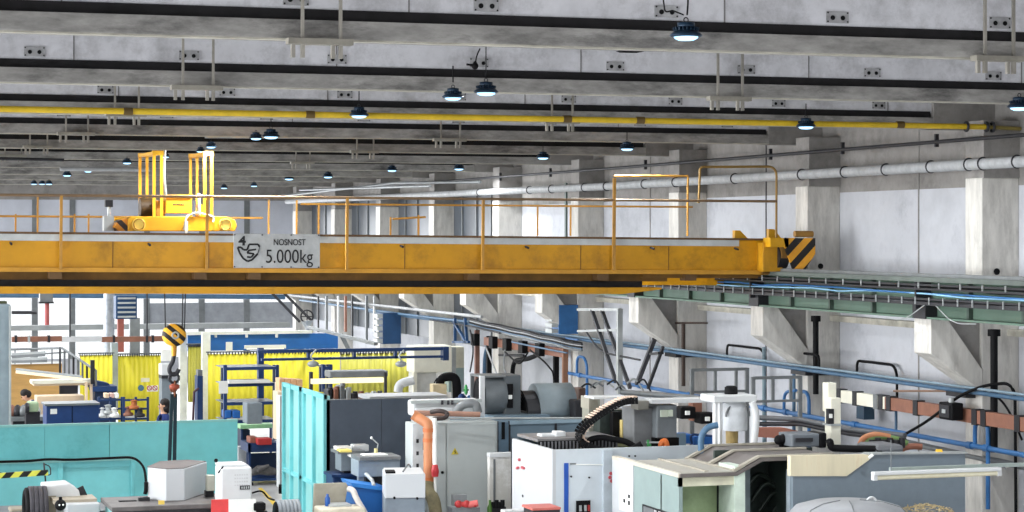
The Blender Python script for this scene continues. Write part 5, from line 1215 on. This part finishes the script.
for i,(u,v,lab,m_) in enumerate(((462,399,'left blue valve on the white tank',navy),(474,397,'right blue valve on the white tank',blue_pipe),(466,390,'small green and red fitting above the blue valves',green_p))):
    p = PD(u,v,37); sk = .9 if i < 2 else .4; tag(MB().lathe([(.03*sk,-.08),(.075*sk,-.05),(.075*sk,.05),(.03*sk,.09)],p,12).cyl((p[0]-.12*sk,p[1],p[2]),(p[0]+.12*sk,p[1],p[2]),.035*sk).build('blue_valve' if i<2 else 'fitting', m_), lab, 'valve')

# --- leaning white-grey loose sheet of metal
x0,x1,y0,y1,_,zz = corner(488.5,489.5,513,456,33.4)
t = thing('leaning_sheet', 'pale scuffed metal sheet standing before the blue-grey enclosure', 'panel', (x0,y0,0))
MB().box(x0,x1,y0,y0+.12,.05,zz).build('panel', mat('scuffed_panel',(196,194,188),.4,var=.06,stain=(244,244,244),stain_amt=.9,stain_scale=1.2), t, .01)
MB().box(x0,x1+.02,y0-.02,y0+.14,zz-.02,zz+.04).build('top_edge', white_p, t); MB().box(x0+.06,x0+.09,y0-.012,y0,.1,zz-.05).build('seam', steel_grey, t)
# --- big white grinding machine
x0,x1,y0,y1,_,zz = corner(511,552.5,735,450,30.7)
gm = thing('white_grinding_machine', 'big white machine enclosure with blue strip and small control window', 'machine', (x0,y0,0))
MB().box(x0,x0+.05,y0,y1,0,zz).build('side_wall', mach_white, gm); 
MB().box(x0+.05,x1,y0,y0+.05,0,zz).build('front_wall', mat('front_white_blue',(200,208,214),.4,var=.04), gm)
MB().box(x0+.05,x1,y0+.05,y1,0,zz-.32).build('inner_deck', steel_dark, gm); MB().box(x0,x1,y1-.05,y1,0,zz).build('back_wall', mach_blue, gm)
MB().box(x0+.08,x0+1.3,y0+.9,y1-.05,zz+.03,zz+.07).build('roof_plate', mat('roof_grey',(120,118,118),.5), gm)
for k in range(22): MB().box(x0+.12+k*.055,x0+.14+k*.055,y0+.86,y0+.9,zz-.1,zz+.03).build('grille_bar', mat('grille_mid',(112,112,116),.5), gm)
MB().box(x0+.1,x0+1.3,y0+.89,y0+.93,zz-.32,zz+.04).build('grille_back', black, gm)
MB().box(XY(564,y0),XY(568.2,y0),y0-.015,y0,0,PY(566,463,y0)[2]).build('blue_strip', mat('strip_blue',(30,80,170),.4), gm)
MB().box(XY(576,y0),XY(590,y0),y0-.02,y0,PY(583,522,y0)[2],PY(583,500.5,y0)[2]).build('control_window', black, gm)
for u,m_ in ((580,steel_pale),(585,steel_pale),(588.5,red)): MB().box(XY(u,y0)-.02,XY(u,y0)+.015,y0-.03,y0-.015,PY(583,511,y0)[2],PY(583,505,y0)[2]).build('switch', m_, gm)
for u,v in ((571,476.5),(589,477.5),(612,456),(629,456),(635,456)): p = PY(u,v,y0); MB().cyl((p[0],y0-.015,p[2]),(p[0],y0,p[2]),.014,seg=8).build('bolt', steel_dark, gm)
MB().box(XY(570,y0),XY(576,y0),y0-.012,y0,PY(573,464.5,y0)[2],PY(573,463,y0)[2]).build('strip_label', steel_grey, gm)
MB().tube([PY(576,464.5,y0-.02),PY(613,465,y0-.02)],.008,6).build('trim_line', paper, gm)
MB().box(XY(602,y0),XY(611,y0),y0-.06,y0,0,zz-.02).build('front_rib', mat('rib_blue_white',(188,198,206),.45), gm)
# red three-blade mark on the side wall
lg = MB(); yl, zl_ = YX(521,x0), PX(521,465,x0)[2]
for a in (100,225,340): lg.bar((x0-.006,yl-.1*math.cos(math.radians(a)),zl_+.06*math.sin(math.radians(a))),(x0-.006,yl-.2*math.cos(math.radians(a)),zl_+.09*math.sin(math.radians(a))),.06,.03)
lg.build('red_emblem', mat('emblem_red',(190,84,92),.5), gm)
p = PX(523,496,x0); MB().cyl((x0-.01,p[1],p[2]),(x0,p[1],p[2]),.02,seg=8).build('side_bolt', steel_dark, gm)
for i,(u0,u1,v0,v1,D,lab) in enumerate(((541,556,434,437.5,32,'small white fixture left on the roof of the white machine'),(556,566,431.5,437.5,32,'small white fixture right on the roof of the white machine'))):
    tag(MB().fbox(u0,u1,v0,v1,D,.2).build('roof_fixture', white_p, bevel=.015), lab, 'fixture')
t = thing('red_topped_box', 'low box with faded red top in front of the white machine', 'box', PD(547,520,29.8))
x2,x3,y2,y3,_,z3 = corner(529,533,560,510.5,29.8)
MB().box(x2,x3,y2,y2+.4,0,z3).build('box', steel_dark, t); MB().box(x2-.01,x3+.01,y2-.01,y2+.45,z3,z3+.03).build('red_lid', mat('faded_red_lid',(196,104,94),.5), t)
MB().fbox(505,528,510.5,530,30.5,.2).build('white_flap', white_p, t)
# machine head on the deck
hd = thing('grinding_head', 'dark grey machine head with pale hood plate above the white machine', 'machine', PD(630,450,32.5))
D = 32.2
MB().fbox(589,600,399,445,D+.8,.3).build('rear_column', mat('head_olive',(140,140,128),.5), hd); MB().fbox(589,598,397,409,D-.1,.35).build('hood_end', mat('hood_olive',(150,146,132),.5), hd); MB().fbox(600,634,410,450,D+.6,.3).build('dark_cavity', dark_in, hd)
Yh2 = PD(620,0,D)[1]
MB().prism([q(589,396.2,Yh2),q(628,396.2,Yh2),q(652,400.5,Yh2),q(652,402,Yh2),q(627,398.5,Yh2),q(589,398.2,Yh2)],'y',Yh2-.2,Yh2+.2).build('hood_plate', white_p, hd)
MB().fbox(634,655,408,452,D,.5).build('main_column', mat('head_grey',(118,120,122),.45,var=.15), hd, .01); MB().fbox(657,677,405,438,D-.1,.6).build('motor_block', mat('head_mid',(112,118,122),.45), hd, .015); MB().fbox(647,657,407,440,D+.1,.4).build('side_slide', mat('slide_dark',(84,88,92),.45), hd)
MB().fbox(638,649,401,410,D-.2,.3).build('clamp_block', mat('clamp_olive',(130,128,120),.5), hd, .01)
MB().fbox(661,668,410,417,D-.15,.06).build('window', mat('pale_green_window',(196,204,188),.3), hd); MB().fbox(669,673,410,416.5,D-.15,.06).build('small_window', mat('pale_green_window',(196,204,188),.3), hd)
MB().fbox(655,679,438,449,D-.05,.5).build('base_block', black, hd); MB().fbox(622,633,420,446,D+.4,.2).build('yellow_panel', mat('pale_ochre',(214,194,128),.5,var=.15), hd); MB().fbox(613,621,412,446,D+.45,.2).build('black_panel', black, hd)
MB().fbox(600,634,446,455,D,.6).build('oily_base', mat('oily_olive',(110,112,78),.4,var=.3,scale=6), hd)
MB().fbox(652,716,399,403,D-.1,.3).build('white_cross_beam', white_p, hd)
MB().tube(arc([PD(661,450,D-.3),PD(661,443,D-.3),PD(665,440,D-.3),PD(667,446,D-.3),PD(667,452,D-.3)]),.045,8).build('orange_hose', mat('hose_orange',(214,112,52),.5), hd)
for u,v in ((648,446),(650,450)): MB().tube([PD(u,v-6,D-.3),PD(u,v+3,D-.3)],.02,6).build('green_tube', green_p, hd)
for v in (442.5,447.5): MB().tube([PD(646,v,D-.3),PD(668,v,D-.3)],.015,6).build('pale_tube', steel_pale, hd)
# cable chain: arched chain of links
ch = thing('cable_chain', 'black cable drag chain with pale rungs arching down from the machine head', 'cable chain', PD(585,447,32))
path = arc([PD(638,400.5,31.6),PD(624,401,31.6),PD(600,414,31.6),PD(582,429,31.6),PD(579,441,31.6),PD(588,446,31.6)], n=8, k=.5)
L_ = [0]
for a,b in zip(path,path[1:]): L_.append(L_[-1]+(b-a).length)
n = 26
def along_path(s):
    for i in range(len(path)-1):
        if L_[i+1] >= s: return path[i].lerp(path[i+1], (s-L_[i])/max(1e-6,L_[i+1]-L_[i]))
    return path[-1]
for k in range(n):
    a, b = along_path(L_[-1]*k/n), along_path(L_[-1]*(k+.92)/n); t_ = (b-a).normalized(); nn = Vector((-t_.z,0,t_.x)) if abs(t_.x)+abs(t_.z)>0 else Vector((0,0,1))
    if nn.z < 0 and k < n*.6: nn = -nn
    lk = MB()
    for dy in (0,.15): lk.bar(a+Vector((0,dy,0)), b+Vector((0,dy,0)), .02, .1)
    lk.bar((a+b)/2, (a+b)/2+Vector((0,.15,0)), .025)
    o = lk.build('link', black, ch)
    c0 = (a+b)/2
    MB().bar(c0+nn*.055+Vector((0,-.01,0)), c0+nn*.055+Vector((0,.17,0)), .03,.02).build('rung', mat('rung_pale',(222,196,176),.5), ch)
tag(MB().tube(arc([PD(590,449,31.7),PD(588,440,31.7),PD(600,437,31.7),PD(625,441,31.7),PD(634,446,31.7)]),.045,8).build('looped_hose', rubber), 'black looped hose at the foot of the cable chain', 'hose')
tag(MB().tube(arc([PD(588,446,31.5),PD(598,450,31.5),PD(630,451,31.5),PD(642,444,31.5)]),.05,8).build('looped_hose', rubber), 'black hose lying along the deck below the machine head', 'hose')
for u0,u1,v0,v1,D2,lab,m_ in ((575,588,400,420,36,'dark motor left of the pale hood plate',steel_dark),(579,586,388,404,37,'brown and dark fixture left of the pale hood plate',mat('fixture_brown',(100,76,66),.6)),(590,600,408,420,37,'navy box under the pale hood plate',navy)):
    tag(MB().fbox(u0,u1,v0,v1,D2,.3).build('machine_part', m_, bevel=.02), lab, 'part')
rx = random.Random(17)
for i in range(7):
    a = PD(580+i*9+rx.uniform(-3,3),382+rx.uniform(0,8),38); b = PD(592+i*10+rx.uniform(-4,4),388+rx.uniform(-3,8),38)
    tag(MB().tube(arc([a,((a[0]+b[0])/2,a[1],a[2]+.1),b]),.018,6).build('loose_hose', (steel_dark,steel_grey,steel_pale)[i%3]), '%s hose in the tangle above the pale hood plate, %s from the left' % (('dark','grey','pale')[i%3], ('first','second','third','fourth','fifth','sixth','seventh')[i]), 'hose')
tag(MB().tube([PD(622,392,38),PD(700,398.5,36)],.05,8).build('grey_conduit', steel_grey), 'grey conduit running above the white cross beam', 'conduit')
# --- right lathe with grey hood
x0,x1,y0,y1,_,zz = corner(613,679,735,476,28.4)
lm = thing('hooded_lathe', 'large hooded machine with grey-green side and open greenish window', 'machine', (x0,y0,0))
ym = YX(634,x0)
MB().box(x0,x0+.05,y0,ym,0,zz).build('grey_side', mach_green, lm); MB().box(x0-.012,x0+.05,ym,y1,0,zz+.0).build('white_side', mach_white, lm)
MB().box(x0-.015,x0+.08,y0-.02,y1,zz-.02,zz+.03).build('top_trim', mat('trim_beige',(206,198,182),.5), lm)
def px(u): return XY(u, y0)
def pz(v, u=730): return PY(u, v, y0)[2]
MB().box(px(679),px(735),y0+.6,y0+.64,0,zz-.05).build('window_panel', green_glass, lm); MB().box(x0,px(735),y0,y0+.04,zz-.14,zz).build('window_header', mat('header_cream',(206,204,180),.5), lm)
MB().box(px(734),px(744.5),y0-.02,y0+.5,0,pz(466,740)).build('door_jamb', mat('jamb_pale',(206,220,206),.4), lm); MB().box(px(745),px(758),y0+.25,y0+.3,0,pz(470,750)).build('grey_inner_post', mat('inner_grey',(110,122,126),.45), lm)
MB().box(px(742),px(842),y0+.9,y0+.95,0,pz(456,770)).build('dark_cavity', dark_in, lm)
MB().box(px(797),px(801),y0+.05,y0+.9,0,pz(458,770)).build('cavity_side', dark_in, lm)
for k in range(4): p = PY(757+k*8,470+k*9,y0+.7); MB().tube(arc([(p[0]-.2,p[1],p[2]-.3),(p[0],p[1]-.05,p[2]),(p[0]+.25,p[1],p[2]-.2)]),.03,8).build('inner_hose', mat('inner_hose_green',(40,50,44),.4), lm)
MB().box(px(789.5),px(793),y0-.05,y0+.1,0,pz(470,790)).build('right_jamb', mat('jamb_grey',(176,188,196),.4), lm)
# hood: flat part, raised sloping part, flat part to the right
xh = [px(613+50), px(735), px(758), px(808)]
y2 = y0+1.65
z_lo, z_hi = zz+.03, pz(457.5,758)
prof = [(x0,z_lo),(px(735),z_lo),(px(760),z_hi),(px(832),z_hi),(px(832),z_hi-.05),(px(761),z_hi-.05),(px(736),z_lo-.05),(x0,z_lo-.05)]
MB().prism(prof,'y',y0-.05,y2).build('hood_roof', hood_m, lm, .006)
for f in (0,.5,.96):
    y = y0-.05+(y2-y0)*f
    MB().prism([(px(733),z_lo),(px(758.5),z_hi+.005),(px(832),z_hi+.005),(px(832),z_hi+.03),(px(758),z_hi+.03),(px(732),z_lo+.03)],'y',y,y+.08).build('hood_rib', hood_rib, lm)
MB().box(x0,px(733),y0-.04,y2,z_lo,z_lo+.012).build('flat_cover', mat('cover_pale_beige',(172,168,158),.5,var=.06), lm)
for a in (px(705),px(733)): MB().box(a,a+.05,y0,y2,z_lo,z_lo+.03).build('hood_seam', hood_rib, lm)
MB().box(px(779),px(850),y0+1.2,y0+1.9,z_hi-.3,z_hi-.02).build('rear_roof', hood_m, lm)
# dark maker's plate on the grey side
plate = MB(); 
def sidept(u,v): return PX(u,v,x0)
a, b = sidept(643,505.5), sidept(674,514.5)
MB().prism([(a[1],a[2]+.02),(b[1],a[2]+.02),(b[1],a[2]-.21),(a[1],a[2]-.21)],'x',x0-.012,x0).build('maker_plate', ink, lm)
yy = (a[1]+b[1])/2-.25
text('lettering', 'JUNKER', .26, (x0-.018, yy, a[2]-.1), white_p, lm, width=abs(a[1]-b[1])*.68, face='-x')
MB().box(x0-.018,x0-.01,a[1]-.42,a[1]-.06,a[2]-.18,a[2]-.0).build('plate_mark', steel_grey, lm)
xw = x0-.014; a = PX(627,497,xw); lb = MB()
MB().box(xw-.008,xw,a[1]-.22,a[1]+.28,a[2]-.2,a[2]+.08).build('notice_label', paper, lm)
for dy,dz,h in ((-.1,.02,.05),(-.1,-.07,.06),(.08,-.06,.05)): lb.box(xw-.012,xw-.006,a[1]+dy-.035,a[1]+dy+.035,a[2]+dz-h/2,a[2]+dz+h/2)
lb.build('label_marks', ink, lm)
e = PX(611.5,478,x0); 
# red round emblem near the corner rib of the white machine
eb = MB(); yq = PD(552.5,450,30.7)[1]
for k,(du,dv) in enumerate(((0,-4),(-1,0),(.6,3.5))): p = PY(611+du,477.5+dv,yq-.07); eb.cyl((p[0],yq-.075,p[2]),(p[0],yq-.05,p[2]),.024,seg=10)
eb.build('red_emblem', mat('emblem_red',(190,84,92),.5), gm)
# --- dust collector funnel
Df = 30.6
fn = thing('white_hopper', 'white barrel-shaped hopper with black motor on a white frame', 'hopper', PD(736,447,Df))
MB().fbox(714,757,395.5,402.5,Df,.5).build('top_plate', white_p, fn, .015)
for u in (716.5,721,754.5): MB().fbox(u-1.2,u+1.2,402,449,Df+(.3 if u == 721 else 0),.1).build('leg', white_p, fn)
c = PD(735,416,Df+.3); w = 12.2*Df/F
MB().lathe([(w*1.0,-.2),(w*1.02,-.18),(w*1.02,.12),(w*.85,.2),(w*.4,.23)], c, 28).build('barrel', mat('hopper_white',(206,210,214),.35), fn)
MB().ring((c[0],c[1]-.1,c[2]), w*1.05, .018, 'y', 20, 0, math.pi).build('barrel_seam', steel_grey, fn)
MB().lathe([(.085,-.13),(.09,.1)], PD(732,437,Df+.3), 18).build('discharge_neck', mat('ochre_neck',(170,146,92),.5,var=.25,scale=14,streak=(1,1,.2)), fn)
MB().lathe([(.09,0),(.095,.03),(.09,.11),(.06,.13)], PD(731,395,Df+.3), 18).build('motor', black, fn)
MB().tube(arc([PD(752,402,Df-.05),PD(756,412,Df-.05),PD(756,425,Df-.05),PD(753,449,Df-.05)]),.05,10).build('frame_tube', white_p, fn)
MB().tube(arc([PD(701,455,30.2),PD(701,436,30.2),PD(707,427,30.2),PD(718,425,30.2)]),.045,10).build('blue_tube', blue_dk, fn)
t = thing('blue_tub', 'bright blue tub with a frame behind the hood near the hopper', 'tub', PD(698,447,33.5))
MB().fbox(682,692,434,444,33.5,.3).build('tub_left', blue_br, t, .02); MB().fbox(694,715,436,445,33.5,.3).build('tub_right', blue_br, t, .02); MB().tube(arc([PD(692,444,33.4),PD(690,434,33.4),PD(712,436,33.4)]),.02,6).build('frame', navy, t)
for i,(u0,u1,v0,v1,lab) in enumerate(((681,696,407,419,'left black tap-off box behind the white cross beam'),(701,716,413,424,'right black tap-off box beside the white hopper'))):
    t = thing('black_box_unit', lab, 'box', PD((u0+u1)/2,v1,35.5)); MB().fbox(u0,u1,v0,v1,35.5,.3).build('housing', black, t, .02); MB().fbox(u0+5,u0+9,v0+4,v0+8,35.45,.05).build('window', paper, t)
tag(MB().fbox(693,702,403,421,36,.2).build('brown_duct', brown_bus), 'short brown duct between the two black boxes by the hopper', 'duct')
# belt, motor, cream post at right
tag(MB().prism([q(757,428,31.2),q(786,428,31.2),q(802,432,31.2),q(792,439,31.2),q(757,437,31.2)],'y',31.2,31.4).build('red_brown_cover', mat('belt_brown',(176,118,100),.5)), 'reddish brown belt cover right of the white hopper', 'cover')
t = thing('grey_motor', 'dark grey box motor with slot on the machine roof at right', 'motor', PD(808,448,30))
MB().fbox(792,820,434,447,30,.45).build('body', mat('motor_slate',(104,110,116),.5), t, .02); MB().fbox(796,813,438,442,29.95,.02).build('slot', steel_dark, t); MB().fbox(820,827,433,448,30.05,.4).build('end_cap', black, t, .02)
for k in range(4): p = PD(779+k*4.2,440-k%2,30.2); tag(MB().ball(p,.07,(1,1,1)).cyl((p[0],p[1],p[2]),(p[0]+.05,p[1],p[2]-.12),.03).build('black_fitting', black), 'black fitting by the belt cover, %s of four' % ('leftmost','second','third','rightmost')[k], 'fitting')
t = thing('cream_post', 'tall cream square post standing at right with dark clips', 'post', PD(834,450,30.8))
MB().fbox(828,836.5,383,412,30.8,.18).build('upper_post', cream, t, .01); MB().fbox(831,841,398,448,30.6,.2).build('lower_post', cream, t, .01); MB().fbox(827,832,436,448,30.7,.2).build('foot', cream, t)
for v0,v1 in ((409,424),): MB().fbox(828.5,834,v0,v1,30.55,.08).build('clip', steel_dark, t); MB().fbox(830,832.5,414,418,30.52,.04).build('clip_window', paper, t)
MB().fbox(830.5,841.5,424,426,30.55,.25).build('band', steel_pale, t)
tag(MB().tube(arc([PD(828,444,30),PD(830,441,30),PD(831,448,30),PD(856,449,30),PD(876,449,30),PD(880,453,30)]),.05,8).build('black_cable_guide', black), 'black cable guide along the roof edge right of the cream post', 'cable')
for i,(pts,m_,lab) in enumerate(((((860,445),(863,438),(874,434),(890,437)),orange,'orange hose arching at the right machine top'),(((864,447),(868,440),(880,436),(900,440),(907,444)),mat('hose_green',(110,140,84),.5),'green hose arching at the right machine top'),(((899,453),(903,448),(912,446),(922,447)),mat('hose_brown',(150,96,76),.5),'brown hose arching right of the green one'))):
    tag(MB().tube(arc([PD(*p,31) for p in pts]),.045,8).build('arched_hose', m_), lab, 'hose')
for k in range(6): 
    p = PD(872+k*6,444-k%2*2,30.8); tag(MB().cyl((p[0],p[1],p[2]-.08),(p[0],p[1],p[2]+.06),.045,seg=10).build('dark_connector', steel_dark), 'dark connector under the green hose, %s of six' % ('leftmost','second','third','fourth','fifth','rightmost')[k], 'connector')
for i,(v,r_,m_,lab) in enumerate(((425.5,.04,mat('cable_grey_dark',(84,86,90),.5),'upper grey cable running behind the cream post'),(430,.035,steel_dark,'lower dark cable running behind the cream post'))):
    tag(MB().tube([PD(755,v-8+i*2,35),PD(800,v-6,34),PD(850,v+4,33),PD(905,v+10,32)],r_,8).build('rear_cable', m_), lab, 'cable')
tag(MB().tube([PX(905,442,16.9),PX(965,455,16.9),PX(1030,468,16.9)],.05,8).build('grey_wall_cable', steel_grey), 'thick grey cable on the wall below the blue pipe at right', 'cable')
# --- right front machine with rusty cream top and blue-grey cabinet
Yr = PD(870,0,28.6)[1]
rm = thing('blue_grey_cabinet', 'wide blue-grey machine cabinet with rust-streaked cream upper panel at the right', 'machine', PY(880,520,Yr))
zr = PY(900,453.5,Yr)[2]
MB().prism([q(793,476,Yr),q(844,474,Yr),q(858,466,Yr),q(868,454,Yr),q(965,453,Yr),q(965,640,Yr),q(793,640,Yr)],'y',Yr,Yr+.1).build('front_panel', mat('cabinet_blue_grey',(112,124,134),.5,var=.04,scale=8), rm)
MB().prism([q(790,476,Yr),q(790,455.5,Yr),q(873,454.5,Yr),q(868,460,Yr),q(846,476,Yr)],'y',Yr-.02,Yr+.08).build('cream_panel', rust_cream, rm)
MB().box(XY(836,Yr),XY(965,Yr),Yr+.1,Yr+1.3,0,zr-.35).build('rear_body', mat('cabinet_blue_grey',(112,124,134),.5), rm)
MB().fbox(793,800,477,640,28.5,.05).build('left_edge', mat('edge_grey',(176,188,196),.4), rm); MB().prism([q(868,453,Yr),q(966,452,Yr),q(966,453.6,Yr),q(868,454.6,Yr)],'y',Yr-.03,Yr+.14).build('top_edge', steel_pale, rm)
p = PD(871,456,28.5); MB().bar(PD(868.5,458,28.5),PD(873,454.5,28.5),.05,.03).build('white_corner_clip', paper, rm)
for u in (834,838): p = PD(u,459,28.5); MB().cyl((p[0],p[1]-.05,p[2]),(p[0],p[1]+.1,p[2]),.015,seg=8).build('bolt_head', black, rm)
MB().cyl(PD(936,453,29),PD(942,453,29),.05,seg=12).build('yellow_cap', mat('cap_yellow',(226,180,50),.5), rm)
MB().fbox(875,905,445,454,30,.6).build('grey_hump', mat('hump_grey',(118,120,124),.5), rm, .06)
MB().tube([PD(941,453,29),PD(955,453.5,29)],.02,6).build('stem', black, rm)
# round table/drum in front
p = PD(846,516,26.5); t = thing('round_grey_drum', 'pale grey domed round drum cover at the bottom right edge', 'cover', p)
Rd = .72
c = (PD(848,520,27.2)[0], PD(848,520,27.2)[1], PD(846,520,26.5)[2]-.05)
MB().lathe([(Rd,-.4),(Rd,0),(Rd*.99,.06),(Rd*.9,.13),(Rd*.6,.19),(Rd*.2,.21),(.02,.212)], c, 56).build('dome', mat('dome_grey',(150,152,156),.5,var=.06), t)
for a in (200,250,330): MB().tube([(c[0]+Rd*r_*math.cos(math.radians(a)),c[1]+Rd*r_*math.sin(math.radians(a)),c[2]+h_) for r_,h_ in ((.2,.212),(.6,.192),(.9,.132),(.99,.062))],.008,6).build('dome_seam', steel_grey, t)
MB().ring((c[0]+.27,c[1]-.1,c[2]+.17),.07,.014,'y',14,0,math.pi).build('handle', white_p, t); MB().bar((c[0]+.45,c[1]-.5,c[2]+.08),(c[0]+.62,c[1]-.36,c[2]+.06),.05,.03).build('clamp', black, t)
p = PD(942,513,27); t = MB()
r = random.Random(9)
for k in range(260):
    a = r.uniform(0,6.28); d = r.uniform(0,1)**.6; x = p[0]+.5*d*math.cos(a); y = p[1]+.4+.5*d*math.sin(a); z = p[2]-.12+.16*(1-d*d)+r.uniform(0,.015)
    b = r.uniform(0,6.28); t.bar((x,y,z),(x+.05*math.cos(b),y+.05*math.sin(b),z+r.uniform(-.01,.02)),.014,.006)
t.lathe([(.55,-.2),(.5,-.1),(.3,.0),(.02,.04)], (p[0],p[1]+.4,p[2]-.12), 30)
tag(t.build('metal_shavings', mat('shavings_tan',(186,168,128),.5,.2,var=.25,scale=12)), 'heap of tan metal shavings at the bottom right beside the dome', 'shavings', kind='stuff')
tag(MB().cyl((p[0],p[1]+.4,0),(p[0],p[1]+.4,p[2]-.3),.6,seg=28).build('shavings_drum', steel_grey), 'grey drum under the heap of metal shavings', 'drum')
# hanging fluorescent lamp at right
Yl = PD(935,0,27.5)[1]
t = thing('fluorescent_lamp', 'long white fluorescent batten lamp hanging before the blue-grey cabinet', 'lamp', PY(935,481,Yl))
a, b = PY(872.5,475.5,Yl), PY(1000,475.5,Yl)
MB().box(a[0],b[0],Yl-.05,Yl+.05,a[2]-.0,a[2]+.045).build('housing', white_p, t, .01); MB().cyl((a[0]+.03,Yl,a[2]-.03),(b[0]-.03,Yl,a[2]-.03),.03,seg=12).build('tube', mat('tube_cream',(228,222,196),.4), t)
for x in (a[0],b[0]-.05): MB().box(x,x+.05,Yl-.04,Yl+.04,a[2]-.06,a[2]+.0).build('end_cap', white_p, t)
MB().tube(arc([(b[0]-.02,Yl,a[2]+.02),(b[0]+.06,Yl,a[2]+.05),PY(1006,469.5,Yl+.3)]),.008,6).build('lead', steel_grey, t)
for u in (891,985): MB().tube([PY(u,475,Yl),PY(u,440 if u < 900 else 469,Yl+.25)],.006,6).build('suspension_wire', steel_grey, t)
a, b = PY(890,469.6,Yl+.3), PY(1032,468.5,Yl+.3)
tag(MB().box(a[0],b[0],Yl+.27,Yl+.33,a[2]-.02,a[2]+.025).build('mounting_rail', mat('rail_grey_green',(150,162,158),.5)), 'grey-green mounting rail above the fluorescent batten lamp', 'rail')
# risers on the lower right wall
for u,m_,r_,lab in ((985,steel_dark,.03,'dark vertical pipe on the lower wall left of the blue riser'),):
    a, b = PX(u,380,17.25), PX(u,520,17.25); tag(MB().cyl((17.25,a[1],a[2]),(17.25,a[1],0),r_,seg=10).build('vertical_pipe', m_), lab, 'pipe')
a = PX(794,395,17.3); tag(MB().cyl((17.3,a[1],a[2]+.9),(17.3,a[1],.1),.035,seg=10).build('vertical_pipe', blue_dk), 'slate blue vertical pipe on the wall beside the right guard frame', 'pipe')
a = PX(764,347,17.3); tag(MB().cyl((17.3,a[1],a[2]),(17.3,a[1],.1),.035,seg=10).build('vertical_pipe', mat('grey_vertical',(120,140,150),.5)), 'grey-blue vertical pipe between the two guard frames', 'pipe')

# ================================================================== LIGHT AND CAMERA
def area(name, loc, rot, sx, sy, power, col=(1,1,1)):
    l = bpy.data.lights.new(name, 'AREA'); l.shape = 'RECTANGLE'; l.size = sx; l.size_y = sy; l.energy = power; l.color = col
    o = bpy.data.objects.new(name, l); COL.objects.link(o); o.location = loc; o.rotation_euler = rot; return o
area('daylight_left', (-2.8, 38, 4.2), (0, math.radians(-90), 0), 4.6, 78, 4200, (.97,.985,1)).data.spread = math.radians(95)
area('fill_front', (7, -.8, 4.2), (math.radians(90), 0, 0), 19, 4.6, 550, (.97,.985,1))  # unseen fill lamp added behind the camera for faces turned towards it
def hall_lamp(x, y):
    l = bpy.data.lights['lamp_light']; o = bpy.data.objects.new('lamp_light', l); COL.objects.link(o); o.location = (x, y, H+1.62)
for y in range(0, 8): hall_lamp(.55, 11.6+6*y)
for x, y in ((7.35,11.6),(7.35,5.6),(14.15,5.6),(14.15,11.6),(14.15,17.6),(14.15,53.6),(14.15,59.6)): hall_lamp(x, y)
area('daylight_back', (7.0, YB-.2, 3.6), (math.radians(-90), 0, 0), 19, 5, 1500, (.95,.97,1))
w = bpy.data.worlds.new('sky'); scene.world = w; w.use_nodes = True
bg = w.node_tree.nodes['Background']; bg.inputs[0].default_value = (.95,.97,1,1); bg.inputs[1].default_value = 1.6
cam = bpy.data.cameras.new('camera'); co = bpy.data.objects.new('camera', cam); COL.objects.link(co)
cam.sensor_width = 36; cam.lens = F/1024*36; cam.shift_y = -(256-HOR)/1024; cam.clip_end = 300
co.location = (0, 0, H); co.rotation_euler = (math.radians(90), 0, -math.atan2(SIN, COS)); scene.camera = co
scene.view_settings.view_transform = 'Standard'; scene.view_settings.look = 'None'; scene.view_settings.gamma = 1; scene.view_settings.use_curve_mapping = False
scene.view_settings.exposure = -0.1
for o in bpy.data.objects:
    if '_o' in o: del o['_o']
